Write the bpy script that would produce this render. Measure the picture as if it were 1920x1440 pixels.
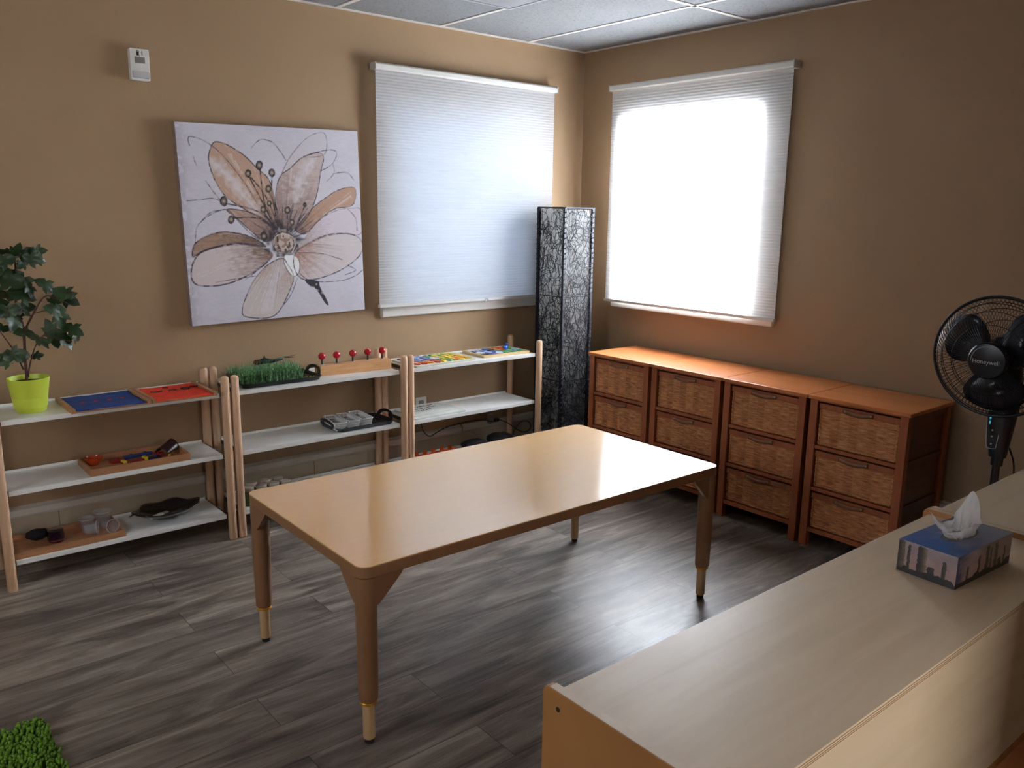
import bpy, math, random
import numpy as np
from mathutils import Vector, Matrix, noise
sc = bpy.context.scene
for o in list(bpy.data.objects): bpy.data.objects.remove(o)
COL = sc.collection
PI = math.pi
R = math.radians

# ---------------------------------------------------------------- camera
CAMLOC = Vector((-3.7868, -3.8903, 1.4922))
FWD = Vector((0.62687514, 0.75196384, -0.20390668)); RGT = Vector((0.76992323, -0.6379769, 0.01427209)); UPV = Vector((0.11935566, 0.16593931, 0.97888629))
cd = bpy.data.cameras.new('camera'); cam = bpy.data.objects.new('camera', cd); COL.objects.link(cam)
m = Matrix((RGT, UPV, -FWD)).transposed().to_4x4(); m.translation = CAMLOC
cam.matrix_world = m
cd.sensor_fit = 'HORIZONTAL'; cd.sensor_width = 36; cd.lens = 1565.72 / 1920 * 36
cd.clip_start = 0.02; cd.clip_end = 100
sc.camera = cam

# ---------------------------------------------------------------- world, daylight, exposure
sc.view_settings.view_transform = 'Standard'; sc.view_settings.look = 'None'
sc.view_settings.gamma = 1; sc.view_settings.use_curve_mapping = False
sc.view_settings.exposure = 1.06
w = bpy.data.worlds.new('sky'); sc.world = w; w.use_nodes = True
w.node_tree.nodes['Background'].inputs[0].default_value = (0.55, 0.70, 1.0, 1)
w.node_tree.nodes['Background'].inputs[1].default_value = 0.3

def area(name, loc, rot, sx, sy, power, col, spread=180):
    l = bpy.data.lights.new(name, 'AREA'); l.shape = 'RECTANGLE'; l.size = sx; l.size_y = sy
    l.energy = power; l.color = col; l.spread = R(spread)
    o = bpy.data.objects.new(name, l); COL.objects.link(o); o.location = loc; o.rotation_euler = rot
    return o
# daylight arriving at the two windows from outdoors (lights stand outside the glass)
area('daylight_north', (-0.925, 0.24, 1.49), (R(-90), 0, 0), 1.0, 1.1, 2.0, (0.56, 0.77, 1.0))
area('daylight_east', (0.24, -0.845, 1.49), (0, R(90), 0), 1.1, 1.0, 135, (0.86, 0.94, 1.0), 128)
# daylight through the opening in the south wall behind the camera
area('daylight_south', (-2.55, -5.72, 1.25), (R(90), 0, 0), 0.9, 1.7, 20, (1.0, 0.95, 0.88))
# added west fill from an unseen, made-up window, to brighten the drawer fronts
area('fill_west', (-5.52, -1.9, 1.65), (0, R(-90), 0), 0.8, 1.4, 12, (0.92, 0.96, 1.0))

# ---------------------------------------------------------------- materials
def s2l(c):
    c = c / 255.0
    return c / 12.92 if c <= 0.04045 else ((c + 0.055) / 1.055) ** 2.4
def C(r, g, b): return (s2l(r), s2l(g), s2l(b), 1)
MATS = {}
def newmat(name):
    m = bpy.data.materials.new(name); m.use_nodes = True
    nt = m.node_tree; bs = nt.nodes['Principled BSDF']
    return m, nt, bs
def N(nt, t, **kw):
    n = nt.nodes.new(t)
    for k, v in kw.items():
        if k.startswith('i_'):
            key = k[2:]; key = int(key) if key.isdigit() else key.replace('_', ' ')
            n.inputs[key].default_value = v
        else: setattr(n, k, v)
    return n
def ramp(nt, stops):
    n = nt.nodes.new('ShaderNodeValToRGB'); e = n.color_ramp.elements
    while len(e) > 1: e.remove(e[-1])
    e[0].position, e[0].color = stops[0]
    for p, c in stops[1:]:
        x = e.new(p); x.color = c
    return n
def plain(name, col, rough=0.5, metal=0.0, var=0.06, scale=30, bump=0.0, spec=0.5, bscale=None, coat=0):
    """procedural material: base colour with a little noise variation and optional bump"""
    if name in MATS: return MATS[name]
    m, nt, bs = newmat(name); L = nt.links
    tc = N(nt, 'ShaderNodeTexCoord'); no = N(nt, 'ShaderNodeTexNoise', i_Scale=scale, i_Detail=4.0)
    L.new(tc.outputs['Object'], no.inputs['Vector'])
    a = tuple(max(0, c * (1 - var)) for c in col[:3]) + (1,); b = tuple(min(1, c * (1 + var)) for c in col[:3]) + (1,)
    rp = ramp(nt, [(0.3, a), (0.7, b)]); L.new(no.outputs['Fac'], rp.inputs[0]); L.new(rp.outputs[0], bs.inputs['Base Color'])
    bs.inputs['Roughness'].default_value = rough; bs.inputs['Metallic'].default_value = metal
    bs.inputs['Specular IOR Level'].default_value = spec; bs.inputs['Coat Weight'].default_value = coat
    if bump:
        n2 = N(nt, 'ShaderNodeTexNoise', i_Scale=bscale or scale * 4, i_Detail=3.0); L.new(tc.outputs['Object'], n2.inputs['Vector'])
        bp = N(nt, 'ShaderNodeBump', i_Strength=1.0, i_Distance=bump); L.new(n2.outputs['Fac'], bp.inputs['Height']); L.new(bp.outputs[0], bs.inputs['Normal'])
    MATS[name] = m; return m
def wood(name, c1, c2, stretch=(1, 12, 12), scale=3.0, rough=0.4, spec=0.5, bump=0.0003, detail=5.0, ply=False):
    if name in MATS: return MATS[name]
    m, nt, bs = newmat(name); L = nt.links
    tc = N(nt, 'ShaderNodeTexCoord'); mp = N(nt, 'ShaderNodeMapping'); mp.inputs['Scale'].default_value = stretch
    L.new(tc.outputs['Object'], mp.inputs['Vector'])
    no = N(nt, 'ShaderNodeTexNoise', i_Scale=scale, i_Detail=detail, i_Roughness=0.6, i_Distortion=0.6); L.new(mp.outputs[0], no.inputs['Vector'])
    rp = ramp(nt, [(0.32, c1), (0.68, c2)]); L.new(no.outputs['Fac'], rp.inputs[0])
    L.new(rp.outputs[0], bs.inputs['Base Color'])
    bs.inputs['Roughness'].default_value = rough; bs.inputs['Specular IOR Level'].default_value = spec
    if bump:
        bp = N(nt, 'ShaderNodeBump', i_Strength=0.6, i_Distance=bump); L.new(no.outputs['Fac'], bp.inputs['Height']); L.new(bp.outputs[0], bs.inputs['Normal'])
    MATS[name] = m; return m
def painted(name, rough=0.7, spec=0.3, bump=0.0, bscale=300):
    if name in MATS: return MATS[name]
    m, nt, bs = newmat(name); L = nt.links
    at = N(nt, 'ShaderNodeVertexColor', layer_name='paint')
    L.new(at.outputs['Color'], bs.inputs['Base Color']); bs.inputs['Roughness'].default_value = rough; bs.inputs['Specular IOR Level'].default_value = spec
    if bump:
        tc = N(nt, 'ShaderNodeTexCoord'); n2 = N(nt, 'ShaderNodeTexNoise', i_Scale=bscale, i_Detail=3.0); L.new(tc.outputs['Object'], n2.inputs['Vector'])
        bp = N(nt, 'ShaderNodeBump', i_Strength=1.0, i_Distance=bump); L.new(n2.outputs['Fac'], bp.inputs['Height']); L.new(bp.outputs[0], bs.inputs['Normal'])
    MATS[name] = m; return m
def clear(name, col=(0.95, 0.95, 0.97, 1), alpha=0.25, rough=0.08):
    if name in MATS: return MATS[name]
    m, nt, bs = newmat(name); L = nt.links
    tr = N(nt, 'ShaderNodeBsdfTransparent'); tr.inputs[0].default_value = (0.93, 0.92, 0.93, 1)
    bs.inputs['Base Color'].default_value = col; bs.inputs['Roughness'].default_value = rough
    no = N(nt, 'ShaderNodeTexNoise', i_Scale=60.0); rp = ramp(nt, [(0.3, (alpha * 0.7,) * 3 + (1,)), (0.7, (alpha * 1.3,) * 3 + (1,))]); L.new(no.outputs['Fac'], rp.inputs[0])
    mx = N(nt, 'ShaderNodeMixShader'); L.new(rp.outputs[0], mx.inputs[0]); L.new(tr.outputs[0], mx.inputs[1]); L.new(bs.outputs[0], mx.inputs[2])
    L.new(mx.outputs[0], nt.nodes['Material Output'].inputs[0]); MATS[name] = m; return m

WALLM = plain('wall_paint', C(157, 129, 98), rough=0.62, var=0.015, scale=3, bump=0.0006, bscale=140, spec=0.35)
WHITE = plain('white_trim_paint', C(214, 210, 204), rough=0.45, var=0.02)
HEATM = plain('beige_heater_enamel', C(176, 160, 138), rough=0.5, var=0.04, scale=8)
HEATW = plain('white_heater_cap', C(196, 188, 178), rough=0.45, var=0.03)
MAPLE = wood('maple_laminate', C(250, 194, 118), C(252, 198, 122), (1.5, 25, 10), 2.0, rough=0.30, spec=0.55, bump=0.0)
b_ = MAPLE.node_tree.nodes['Principled BSDF']; b_.inputs['Coat Weight'].default_value = 1.0; b_.inputs['Coat IOR'].default_value = 2.6; b_.inputs['Coat Roughness'].default_value = 0.12; b_.inputs['Roughness'].default_value = 0.5
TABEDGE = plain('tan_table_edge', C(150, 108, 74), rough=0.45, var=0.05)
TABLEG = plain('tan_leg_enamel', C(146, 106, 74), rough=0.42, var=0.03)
TABLEG2 = wood('pale_inner_leg', C(196, 160, 118), C(210, 174, 130), (20, 20, 2), 3, rough=0.45)
BRASS = plain('brass_ring', C(222, 160, 50), rough=0.3, metal=0.6, var=0.05)
RUBBER = plain('black_rubber', C(22, 20, 20), rough=0.7, var=0.1)
BEECH = wood('beech_post', C(206, 166, 132), C(222, 184, 150), (25, 25, 2), 3, rough=0.5)
BOARDW = plain('white_shelf_laminate', C(242, 242, 238), rough=0.3, var=0.02, scale=12, spec=0.8)
DARKMET = plain('dark_bracket', C(60, 52, 46), rough=0.5, metal=0.3)
BIRCH = wood('birch_veneer', C(212, 188, 156), C(226, 204, 174), (1.0, 9, 9), 2.2, rough=0.36, spec=0.5, bump=0.0001)
b_ = BIRCH.node_tree.nodes['Principled BSDF']; b_.inputs['Coat Weight'].default_value = 0.6; b_.inputs['Coat IOR'].default_value = 1.7; b_.inputs['Coat Roughness'].default_value = 0.32
BIRCHV = wood('birch_veneer_end', C(172, 114, 64), C(186, 130, 78), (9, 2, 1), 2.2, rough=0.4, bump=0.0001)
WALNUT = wood('brown_stained_wood', C(92, 46, 24), C(116, 62, 34), (2, 14, 14), 3, rough=0.4)
CABTOP = wood('orange_brown_cabinet_top', C(184, 108, 58), C(206, 126, 70), (10, 1.5, 10), 3, rough=0.33, spec=0.5, bump=0.0)
CABW = wood('cabinet_frame_wood', C(150, 80, 46), C(172, 98, 58), (8, 8, 1.5), 4, rough=0.42)
LEATHER = plain('brown_leather_strap', C(142, 94, 62), rough=0.5, var=0.15, bump=0.0004)
NICKEL = plain('rivet_metal', C(190, 180, 165), rough=0.3, metal=0.9)
BLACKP = plain('black_plastic', C(24, 25, 29), rough=0.35, var=0.1)
FANP = plain('fan_black_plastic', C(20, 22, 30), rough=0.32, var=0.08)
GREYP = plain('grey_lettering', C(190, 190, 190), rough=0.4)
TRAYW = wood('tray_wood', C(158, 108, 72), C(178, 128, 88), (2, 14, 14), 4, rough=0.5)
LIME = plain('lime_pot_glaze', C(206, 222, 76), rough=0.35, var=0.03)
LEAF = plain('leaf_green', C(38, 60, 30), rough=0.4, var=0.35, scale=18, spec=0.5)
BARK = plain('plant_bark', C(74, 44, 34), rough=0.8, var=0.3, bump=0.001)
SOIL = plain('potting_soil', C(44, 32, 24), rough=0.95, var=0.4, bump=0.003)
RED = plain('red_gloss_paint', C(186, 20, 36), rough=0.22, var=0.03, coat=0.3)
BLUEFAB = plain('blue_felt', C(24, 58, 128), rough=0.9, var=0.15, bump=0.0008, scale=60)
REDFAB = plain('orange_red_felt', C(224, 52, 18), rough=0.9, var=0.12, bump=0.0008, scale=60)
WHITEP = plain('white_plastic', C(222, 220, 214), rough=0.4, var=0.02)
GREYL = plain('grey_grille', C(150, 146, 142), rough=0.6)

# ---------------------------------------------------------------- mesh helpers
class MB:
    def __init__(s): s.v = []; s.f = []; s.mi = []
    def add(s, vs, fs, mi=0):
        b = len(s.v); s.v += [tuple(v) for v in vs]; s.f += [tuple(i + b for i in f) for f in fs]; s.mi += [mi] * len(fs); return s
    def box(s, a, b, mi=0, M=None):
        x0, y0, z0 = a; x1, y1, z1 = b
        if x0 > x1: x0, x1 = x1, x0
        if y0 > y1: y0, y1 = y1, y0
        if z0 > z1: z0, z1 = z1, z0
        vs = [Vector(p) for p in ((x0, y0, z0), (x1, y0, z0), (x1, y1, z0), (x0, y1, z0), (x0, y0, z1), (x1, y0, z1), (x1, y1, z1), (x0, y1, z1))]
        if M: vs = [M @ v for v in vs]
        return s.add(vs, [(0, 3, 2, 1), (4, 5, 6, 7), (0, 1, 5, 4), (1, 2, 6, 5), (2, 3, 7, 6), (3, 0, 4, 7)], mi)
    def lathe(s, prof, c=(0, 0, 0), seg=24, M=None, mi=0, sx=1, sy=1, caps=True):
        """prof: list of (radius, z) bottom to top"""
        vs = []; n = len(prof)
        for r, z in prof:
            for k in range(seg):
                a = 2 * PI * k / seg; v = Vector((c[0] + r * sx * math.cos(a), c[1] + r * sy * math.sin(a), c[2] + z))
                vs.append(M @ v if M else v)
        fs = []
        for i in range(n - 1):
            for k in range(seg):
                k2 = (k + 1) % seg; fs.append((i * seg + k, i * seg + k2, (i + 1) * seg + k2, (i + 1) * seg + k))
        if caps:
            if prof[0][0] > 1e-6: fs.append(tuple(reversed(range(seg))))
            if prof[-1][0] > 1e-6: fs.append(tuple((n - 1) * seg + k for k in range(seg)))
        return s.add(vs, fs, mi)
    def tube(s, path, r, seg=6, closed=False, mi=0, caps=True):
        P = [Vector(p) for p in path]; n = len(P); vs = []; rs = r if isinstance(r, (list, tuple)) else [r] * n
        prev = None
        for i in range(n):
            if closed: t = P[(i + 1) % n] - P[i - 1]
            else: t = P[min(i + 1, n - 1)] - P[max(i - 1, 0)]
            t = t.normalized() if t.length > 1e-9 else Vector((0, 0, 1))
            if prev is None:
                a = Vector((0, 0, 1)) if abs(t.z) < 0.9 else Vector((1, 0, 0)); u = t.cross(a).normalized()
            else:
                u = prev - t * prev.dot(t); u = u.normalized() if u.length > 1e-6 else t.orthogonal().normalized()
            prev = u; wv = t.cross(u)
            for k in range(seg):
                a = 2 * PI * k / seg; vs.append(P[i] + u * (rs[i] * math.cos(a)) + wv * (rs[i] * math.sin(a)))
        fs = []; m_ = n if closed else n - 1
        for i in range(m_):
            j = (i + 1) % n
            for k in range(seg):
                k2 = (k + 1) % seg; fs.append((i * seg + k, i * seg + k2, j * seg + k2, j * seg + k))
        if not closed and caps: fs.append(tuple(reversed(range(seg)))); fs.append(tuple((n - 1) * seg + k for k in range(seg)))
        return s.add(vs, fs, mi)
    def prism(s, poly, t0, t1, f, mi=0):
        """poly 2-D points, f(u, v, t) -> xyz"""
        n = len(poly); vs = [f(u, v, t0) for u, v in poly] + [f(u, v, t1) for u, v in poly]
        fs = [tuple(reversed(range(n))), tuple(range(n, 2 * n))] + [(i, (i + 1) % n, n + (i + 1) % n, n + i) for i in range(n)]
        return s.add(vs, fs, mi)
    def grid(s, nx, ny, f, mi=0):
        vs = [f(i / nx, j / ny) for j in range(ny + 1) for i in range(nx + 1)]
        fs = [(j * (nx + 1) + i, j * (nx + 1) + i + 1, (j + 1) * (nx + 1) + i + 1, (j + 1) * (nx + 1) + i) for j in range(ny) for i in range(nx)]
        return s.add(vs, fs, mi)
    def sphere(s, c, r, seg=20, rings=12, sc_=(1, 1, 1), M=None, mi=0, fn=None):
        vs = []; fs = []
        for i in range(rings + 1):
            th = PI * i / rings
            for k in range(seg):
                a = 2 * PI * k / seg; d = Vector((math.sin(th) * math.cos(a), math.sin(th) * math.sin(a), math.cos(th)))
                q = r * (fn(d) if fn else 1); v = Vector((c[0] + d.x * q * sc_[0], c[1] + d.y * q * sc_[1], c[2] + d.z * q * sc_[2]))
                vs.append(M @ v if M else v)
        for i in range(rings):
            for k in range(seg):
                k2 = (k + 1) % seg; fs.append((i * seg + k, (i + 1) * seg + k, (i + 1) * seg + k2, i * seg + k2))
        return s.add(vs, fs, mi)
    def build(s, name, mats, parent=None, smooth=False, bevel=0, ang=35, loc=None, fix=True):
        me = bpy.data.meshes.new(name); me.from_pydata([tuple(v) for v in s.v], [], s.f)
        for mt in (mats if isinstance(mats, (list, tuple)) else [mats]): me.materials.append(mt)
        if any(s.mi): me.polygons.foreach_set('material_index', s.mi)
        if fix:
            import bmesh
            bm = bmesh.new(); bm.from_mesh(me); bmesh.ops.recalc_face_normals(bm, faces=bm.faces); bm.to_mesh(me); bm.free()
        if smooth:
            me.polygons.foreach_set('use_smooth', [True] * len(me.polygons))
            if ang: me.set_sharp_from_angle(angle=R(ang))
        me.update()
        o = bpy.data.objects.new(name, me); COL.objects.link(o)
        if parent: o.parent = parent
        if loc: o.location = loc
        if bevel:
            b = o.modifiers.new('bevel', 'BEVEL'); b.width = bevel; b.segments = 2; b.limit_method = 'ANGLE'; b.angle_limit = R(40)
        return o
def tag(o, label=None, cat=None, group=None, kind=None):
    if label: o['label'] = label
    if cat: o['category'] = cat
    if group: o['group'] = group
    if kind: o['kind'] = kind
    return o
def thing(name, label, cat, loc=(0, 0, 0), rz=0, group=None, rot=None):
    o = bpy.data.objects.new(name, None); o.empty_display_size = 0.05; COL.objects.link(o)
    o.location = loc; o.rotation_euler = rot or (0, 0, rz)
    return tag(o, label, cat, group)
def dup(root, loc, label=None, group=None, rz=None):
    r = root.copy(); COL.objects.link(r); r.location = loc
    if rz is not None: r.rotation_euler = (0, 0, rz)
    if label: r['label'] = label
    if group: r['group'] = group
    for ch in list(root.children):
        c = ch.copy(); COL.objects.link(c); c.parent = r
        for g in list(ch.children):
            d = g.copy(); COL.objects.link(d); d.parent = c
    return r
def struct(o): o['kind'] = 'structure'; return o
def rrect(w_, h_, r, n=5, cx=0, cy=0):
    pts = []
    for (sx, sy, a0) in ((1, 1, 0), (-1, 1, 90), (-1, -1, 180), (1, -1, 270)):
        for k in range(n + 1):
            a = R(a0 + 90 * k / n); pts.append((cx + sx * (w_ / 2 - r) + r * math.cos(a), cy + sy * (h_ / 2 - r) + r * math.sin(a)))
    return pts
def paint_grid(name, img, f, mt, parent=None):
    """img (ny,nx,3) linear colours at the vertices; f(u,v) -> xyz, v upward"""
    ny, nx, _ = img.shape; mb = MB(); mb.grid(nx - 1, ny - 1, f)
    o = mb.build(name, mt, parent, fix=False)
    ca = o.data.color_attributes.new('paint', 'FLOAT_COLOR', 'POINT')
    buf = np.ones((ny * nx, 4), dtype=np.float32); buf[:, :3] = img.reshape(-1, 3); ca.data.foreach_set('color', buf.ravel())
    return o
def lin(r, g, b): return np.array([s2l(r), s2l(g), s2l(b)])
def text_obj(name, body, size, mt, parent, M, extrude=0.0004):
    cu = bpy.data.curves.new(name, 'FONT'); cu.body = body; cu.size = size; cu.extrude = extrude; cu.align_x = 'CENTER'; cu.align_y = 'CENTER'
    t = bpy.data.objects.new(name, cu); COL.objects.link(t)
    bpy.context.view_layer.update()
    me = bpy.data.meshes.new_from_object(t.evaluated_get(bpy.context.evaluated_depsgraph_get()))
    bpy.data.objects.remove(t); me.name = name; me.materials.clear(); me.materials.append(mt)
    o = bpy.data.objects.new(name, me); COL.objects.link(o); o.parent = parent; o.matrix_local = M
    return o

# ================================================================ ROOM
H = 2.44
def floor_material():
    m, nt, bs = newmat('grey_brown_plank_floor'); L = nt.links
    tc = N(nt, 'ShaderNodeTexCoord')
    br = N(nt, 'ShaderNodeTexBrick', offset=0.37, offset_frequency=2, squash=1.0)
    br.inputs['Color1'].default_value = (0, 0, 0, 1); br.inputs['Color2'].default_value = (1, 1, 1, 1); br.inputs['Mortar'].default_value = (0.5, 0.5, 0.5, 1)
    br.inputs['Scale'].default_value = 1.0; br.inputs['Mortar Size'].default_value = 0.0012; br.inputs['Mortar Smooth'].default_value = 0.2; br.inputs['Bias'].default_value = 0.0
    br.inputs['Brick Width'].default_value = 1.22; br.inputs['Row Height'].default_value = 0.178
    L.new(tc.outputs['Object'], br.inputs['Vector'])
    # per plank offset of the grain
    mul = N(nt, 'ShaderNodeVectorMath', operation='MULTIPLY_ADD'); mul.inputs[1].default_value = (7.3, 3.1, 5.0)
    L.new(br.outputs['Color'], mul.inputs[0]); L.new(tc.outputs['Object'], mul.inputs[2])
    mp = N(nt, 'ShaderNodeMapping'); mp.inputs['Scale'].default_value = (1.1, 7.0, 1.0); L.new(mul.outputs[0], mp.inputs['Vector'])
    n1 = N(nt, 'ShaderNodeTexNoise', i_Scale=1.8, i_Detail=9.0, i_Roughness=0.62, i_Distortion=1.1); L.new(mp.outputs[0], n1.inputs['Vector'])
    mp2 = N(nt, 'ShaderNodeMapping'); mp2.inputs['Scale'].default_value = (2.0, 60.0, 1.0); L.new(mul.outputs[0], mp2.inputs['Vector'])
    n2 = N(nt, 'ShaderNodeTexNoise', i_Scale=2.5, i_Detail=5.0, i_Roughness=0.7); L.new(mp2.outputs[0], n2.inputs['Vector'])
    r1 = ramp(nt, [(0.28, C(62, 52, 45)), (0.42, C(108, 97, 88)), (0.55, C(142, 131, 120)), (0.70, C(178, 168, 155))]); L.new(n1.outputs['Fac'], r1.inputs[0])
    r2 = ramp(nt, [(0.3, (0.62, 0.62, 0.62, 1)), (0.65, (1.1, 1.1, 1.1, 1))]); L.new(n2.outputs['Fac'], r2.inputs[0])
    mx = N(nt, 'ShaderNodeMix', data_type='RGBA', blend_type='MULTIPLY'); mx.inputs[0].default_value = 0.75
    L.new(r1.outputs[0], mx.inputs[6]); L.new(r2.outputs[0], mx.inputs[7])
    # plank tone
    r3 = ramp(nt, [(0.0, (0.76, 0.75, 0.75, 1)), (1.0, (1.14, 1.12, 1.10, 1))]); L.new(br.outputs['Color'], r3.inputs[0])
    mx2 = N(nt, 'ShaderNodeMix', data_type='RGBA', blend_type='MULTIPLY'); mx2.inputs[0].default_value = 1.0
    L.new(mx.outputs[2], mx2.inputs[6]); L.new(r3.outputs[0], mx2.inputs[7])
    # knots
    mp3 = N(nt, 'ShaderNodeMapping'); mp3.inputs['Scale'].default_value = (1.5, 5.2, 1.0); L.new(mul.outputs[0], mp3.inputs['Vector'])
    vo = N(nt, 'ShaderNodeTexVoronoi', i_Scale=1.0); L.new(mp3.outputs[0], vo.inputs['Vector'])
    rk = ramp(nt, [(0.04, (0.36, 0.33, 0.31, 1)), (0.19, (1, 1, 1, 1))]); L.new(vo.outputs['Distance'], rk.inputs[0])
    mx3 = N(nt, 'ShaderNodeMix', data_type='RGBA', blend_type='MULTIPLY'); mx3.inputs[0].default_value = 0.8
    L.new(mx2.outputs[2], mx3.inputs[6]); L.new(rk.outputs[0], mx3.inputs[7])
    # seams
    mx4 = N(nt, 'ShaderNodeMix', data_type='RGBA'); L.new(br.outputs['Fac'], mx4.inputs[0]); L.new(mx3.outputs[2], mx4.inputs[6]); mx4.inputs[7].default_value = C(48, 42, 38)
    L.new(mx4.outputs[2], bs.inputs['Base Color'])
    rr = ramp(nt, [(0.3, (0.44,) * 3 + (1,)), (0.7, (0.33,) * 3 + (1,))]); L.new(n2.outputs['Fac'], rr.inputs[0]); L.new(rr.outputs[0], bs.inputs['Roughness'])
    bs.inputs['Specular IOR Level'].default_value = 0.8
    bp = N(nt, 'ShaderNodeBump', i_Strength=0.5, i_Distance=0.0006); L.new(n2.outputs['Fac'], bp.inputs['Height']); L.new(bp.outputs[0], bs.inputs['Normal'])
    return m
struct(MB().box((-5.3, -5.6, -0.06), (0, 0, 0)).build('floor', floor_material()))

def wall_with_hole(name, f, L0, L1, hole):
    """f(u, w, z): u along wall, w depth outward"""
    a, b, c, d = hole; mb = MB()
    def bx(u0, u1, z0, z1): 
        p = f(u0, 0, z0); q = f(u1, 0.14, z1); mb.box(p, q)
    bx(L0, a, 0, H); bx(b, L1, 0, H); bx(a, b, 0, c); bx(a, b, d, H)
    return struct(mb.build(name, WALLM))
fN = lambda u, w_, z: (u, w_, z)
fE = lambda u, w_, z: (w_, u, z)
fS = lambda u, w_, z: (u, -5.6 - w_, z)
wall_with_hole('wall_left', fN, -5.3, 0.14, (-1.39, -0.46, 0.965, 2.0))
wall_with_hole('wall_right', fE, -5.6, -0.0001, (-1.31, -0.375, 0.955, 2.015))
wall_with_hole('wall_back', fS, -5.3, 0.14, (-3.05, -2.05, 0.3, 2.15))
fW = lambda u, w_, z: (-5.3 - w_, u, z)
wall_with_hole('wall_side', fW, -5.6, 0.14, (-2.65, -1.15, 1.2, 2.1))  # the opening is made up, for the added west fill
# unseen wall stub right of the camera, put in to shade the birch back
struct(MB().box((-2.34, -4.22, 0), (0, -4.12, H)).build('wall_occluder', WALLM))

def ceiling_material():
    m, nt, bs = newmat('speckled_ceiling_tile'); L = nt.links
    tc = N(nt, 'ShaderNodeTexCoord'); no = N(nt, 'ShaderNodeTexNoise', i_Scale=90.0, i_Detail=4.0, i_Roughness=0.7); L.new(tc.outputs['Object'], no.inputs['Vector'])
    rp = ramp(nt, [(0.30, C(106, 107, 108)), (0.5, C(134, 135, 137))]); L.new(no.outputs['Fac'], rp.inputs[0]); L.new(rp.outputs[0], bs.inputs['Base Color'])
    bs.inputs['Roughness'].default_value = 0.9
    bp = N(nt, 'ShaderNodeBump', i_Strength=1, i_Distance=0.002); L.new(no.outputs['Fac'], bp.inputs['Height']); L.new(bp.outputs[0], bs.inputs['Normal'])
    return m
CEIL = ceiling_material()
struct(MB().box((-5.3, -5.6, H), (0, 0, H + 0.05)).build('ceiling', CEIL))
gb = MB(); gz = H - 0.004
xs = [-0.476 - 0.61 * k for k in range(8)]
for x in xs: gb.box((x - 0.0115, -5.6, gz), (x + 0.0115, 0, H))
cols = [(0.0, -0.476, -1.21)] + [(xs[k], xs[k + 1], -1.21 + (0.6 if k % 2 else 0)) for k in range(7)]
for a, b, y0 in cols:
    y = y0
    while y > -5.6:
        gb.box((b, y - 0.0115, gz), (a, y + 0.0115, H)); y -= 1.22
struct(gb.build('trim_1', WHITE)); bpy.data.objects['trim_1'].name = 'trim_1'
eb = MB(); eb.box((-5.3, -0.022, gz - 0.001), (0, 0, H)); eb.box((-0.022, -5.6, gz - 0.001), (0, 0, H)); struct(eb.build('trim_2', WHITE))
# ceiling light, switched off
lt = thing('ceiling_light', 'grey flat recessed ceiling light panel, switched off, cut by the top of the photo', 'ceiling light', (-1.40, -1.22, H - 0.006))
MB().box((-0.283, -0.588, -0.012), (0.283, 0.588, 0.0)).build('lens', plain('prismatic_lens', C(150, 152, 156), rough=0.4, bump=0.002, bscale=160), lt)
fr = MB()
for a, b in (((-0.30, -0.605, -0.014), (0.30, -0.588, 0.0)), ((-0.30, 0.588, -0.014), (0.30, 0.605, 0.0)), ((-0.30, -0.588, -0.014), (-0.283, 0.588, 0.0)), ((0.283, -0.588, -0.014), (0.30, 0.588, 0.0))): fr.box(a, b)
fr.build('frame', plain('grey_light_frame', C(150, 152, 158), rough=0.4), lt)

# ---- windows with glass
GLASS = clear('window_glass', alpha=0.06, rough=0.02)
def window(name, f, a, b, c, d):
    mb = MB(); t = 0.035
    for u0, u1, z0, z1 in ((a, a + t, c, d), (b - t, b, c, d), (a + t, b - t, c, c + t), (a + t, b - t, d - t, d)):
        mb.box(f(u0, 0.05, z0), f(u1, 0.11, z1))
    o = struct(mb.build(name, WHITE, bevel=0.003))
    struct(MB().box(f(a + t, 0.078, c + t), f(b - t, 0.082, d - t)).build('pane', GLASS, o))
    return o
w1 = window('window_1', fN, -1.39, -0.46, 0.965, 2.0)
w2 = window('window_2', fE, -1.31, -0.375, 0.955, 2.015)
def casing(f, a, b, z0, z1, h, par):
    """flat white casing round the hole h"""
    for u0, u1, w0, w1 in ((a, h[0], z0, z1), (h[1], b, z0, z1), (h[0], h[1], h[3], z1)):
        struct(MB().box(f(u0, -0.014, w0), f(u1, -0.0002, w1)).build('casing', WHITE, par, bevel=0.002))
    for u0, u1, w0, w1 in ((h[0] - 0.001, h[0] + 0.006, h[2], h[3]), (h[1] - 0.006, h[1] + 0.001, h[2], h[3]), (h[0], h[1], h[2], h[2] + 0.006), (h[0], h[1], h[3] - 0.006, h[3])):
        struct(MB().box(f(u0, -0.002, w0), f(u1, 0.049, w1)).build('reveal', WHITE, par))
casing(fN, -1.475, -0.375, 0.972, 2.09, (-1.39, -0.46, 0.965, 2.0), w1)
casing(fE, -1.46, -0.315, 0.960, 2.105, (-1.31, -0.375, 0.955, 2.015), w2)
def sill(f, a, b, z0, z1, par):
    struct(MB().box(f(a, -0.03, z0), f(b, 0.001, z1)).build('window_sill', WHITE, par, bevel=0.003))
    struct(MB().box(f(a + 0.005, -0.014, z0 - 0.004), f(b - 0.005, 0.0, z0)).build('apron', WHITE, par))
sill(fN, -1.475, -0.385, 0.92, 0.972, w1)
sill(fE, -1.46, -0.322, 0.922, 0.960, w2)

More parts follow.
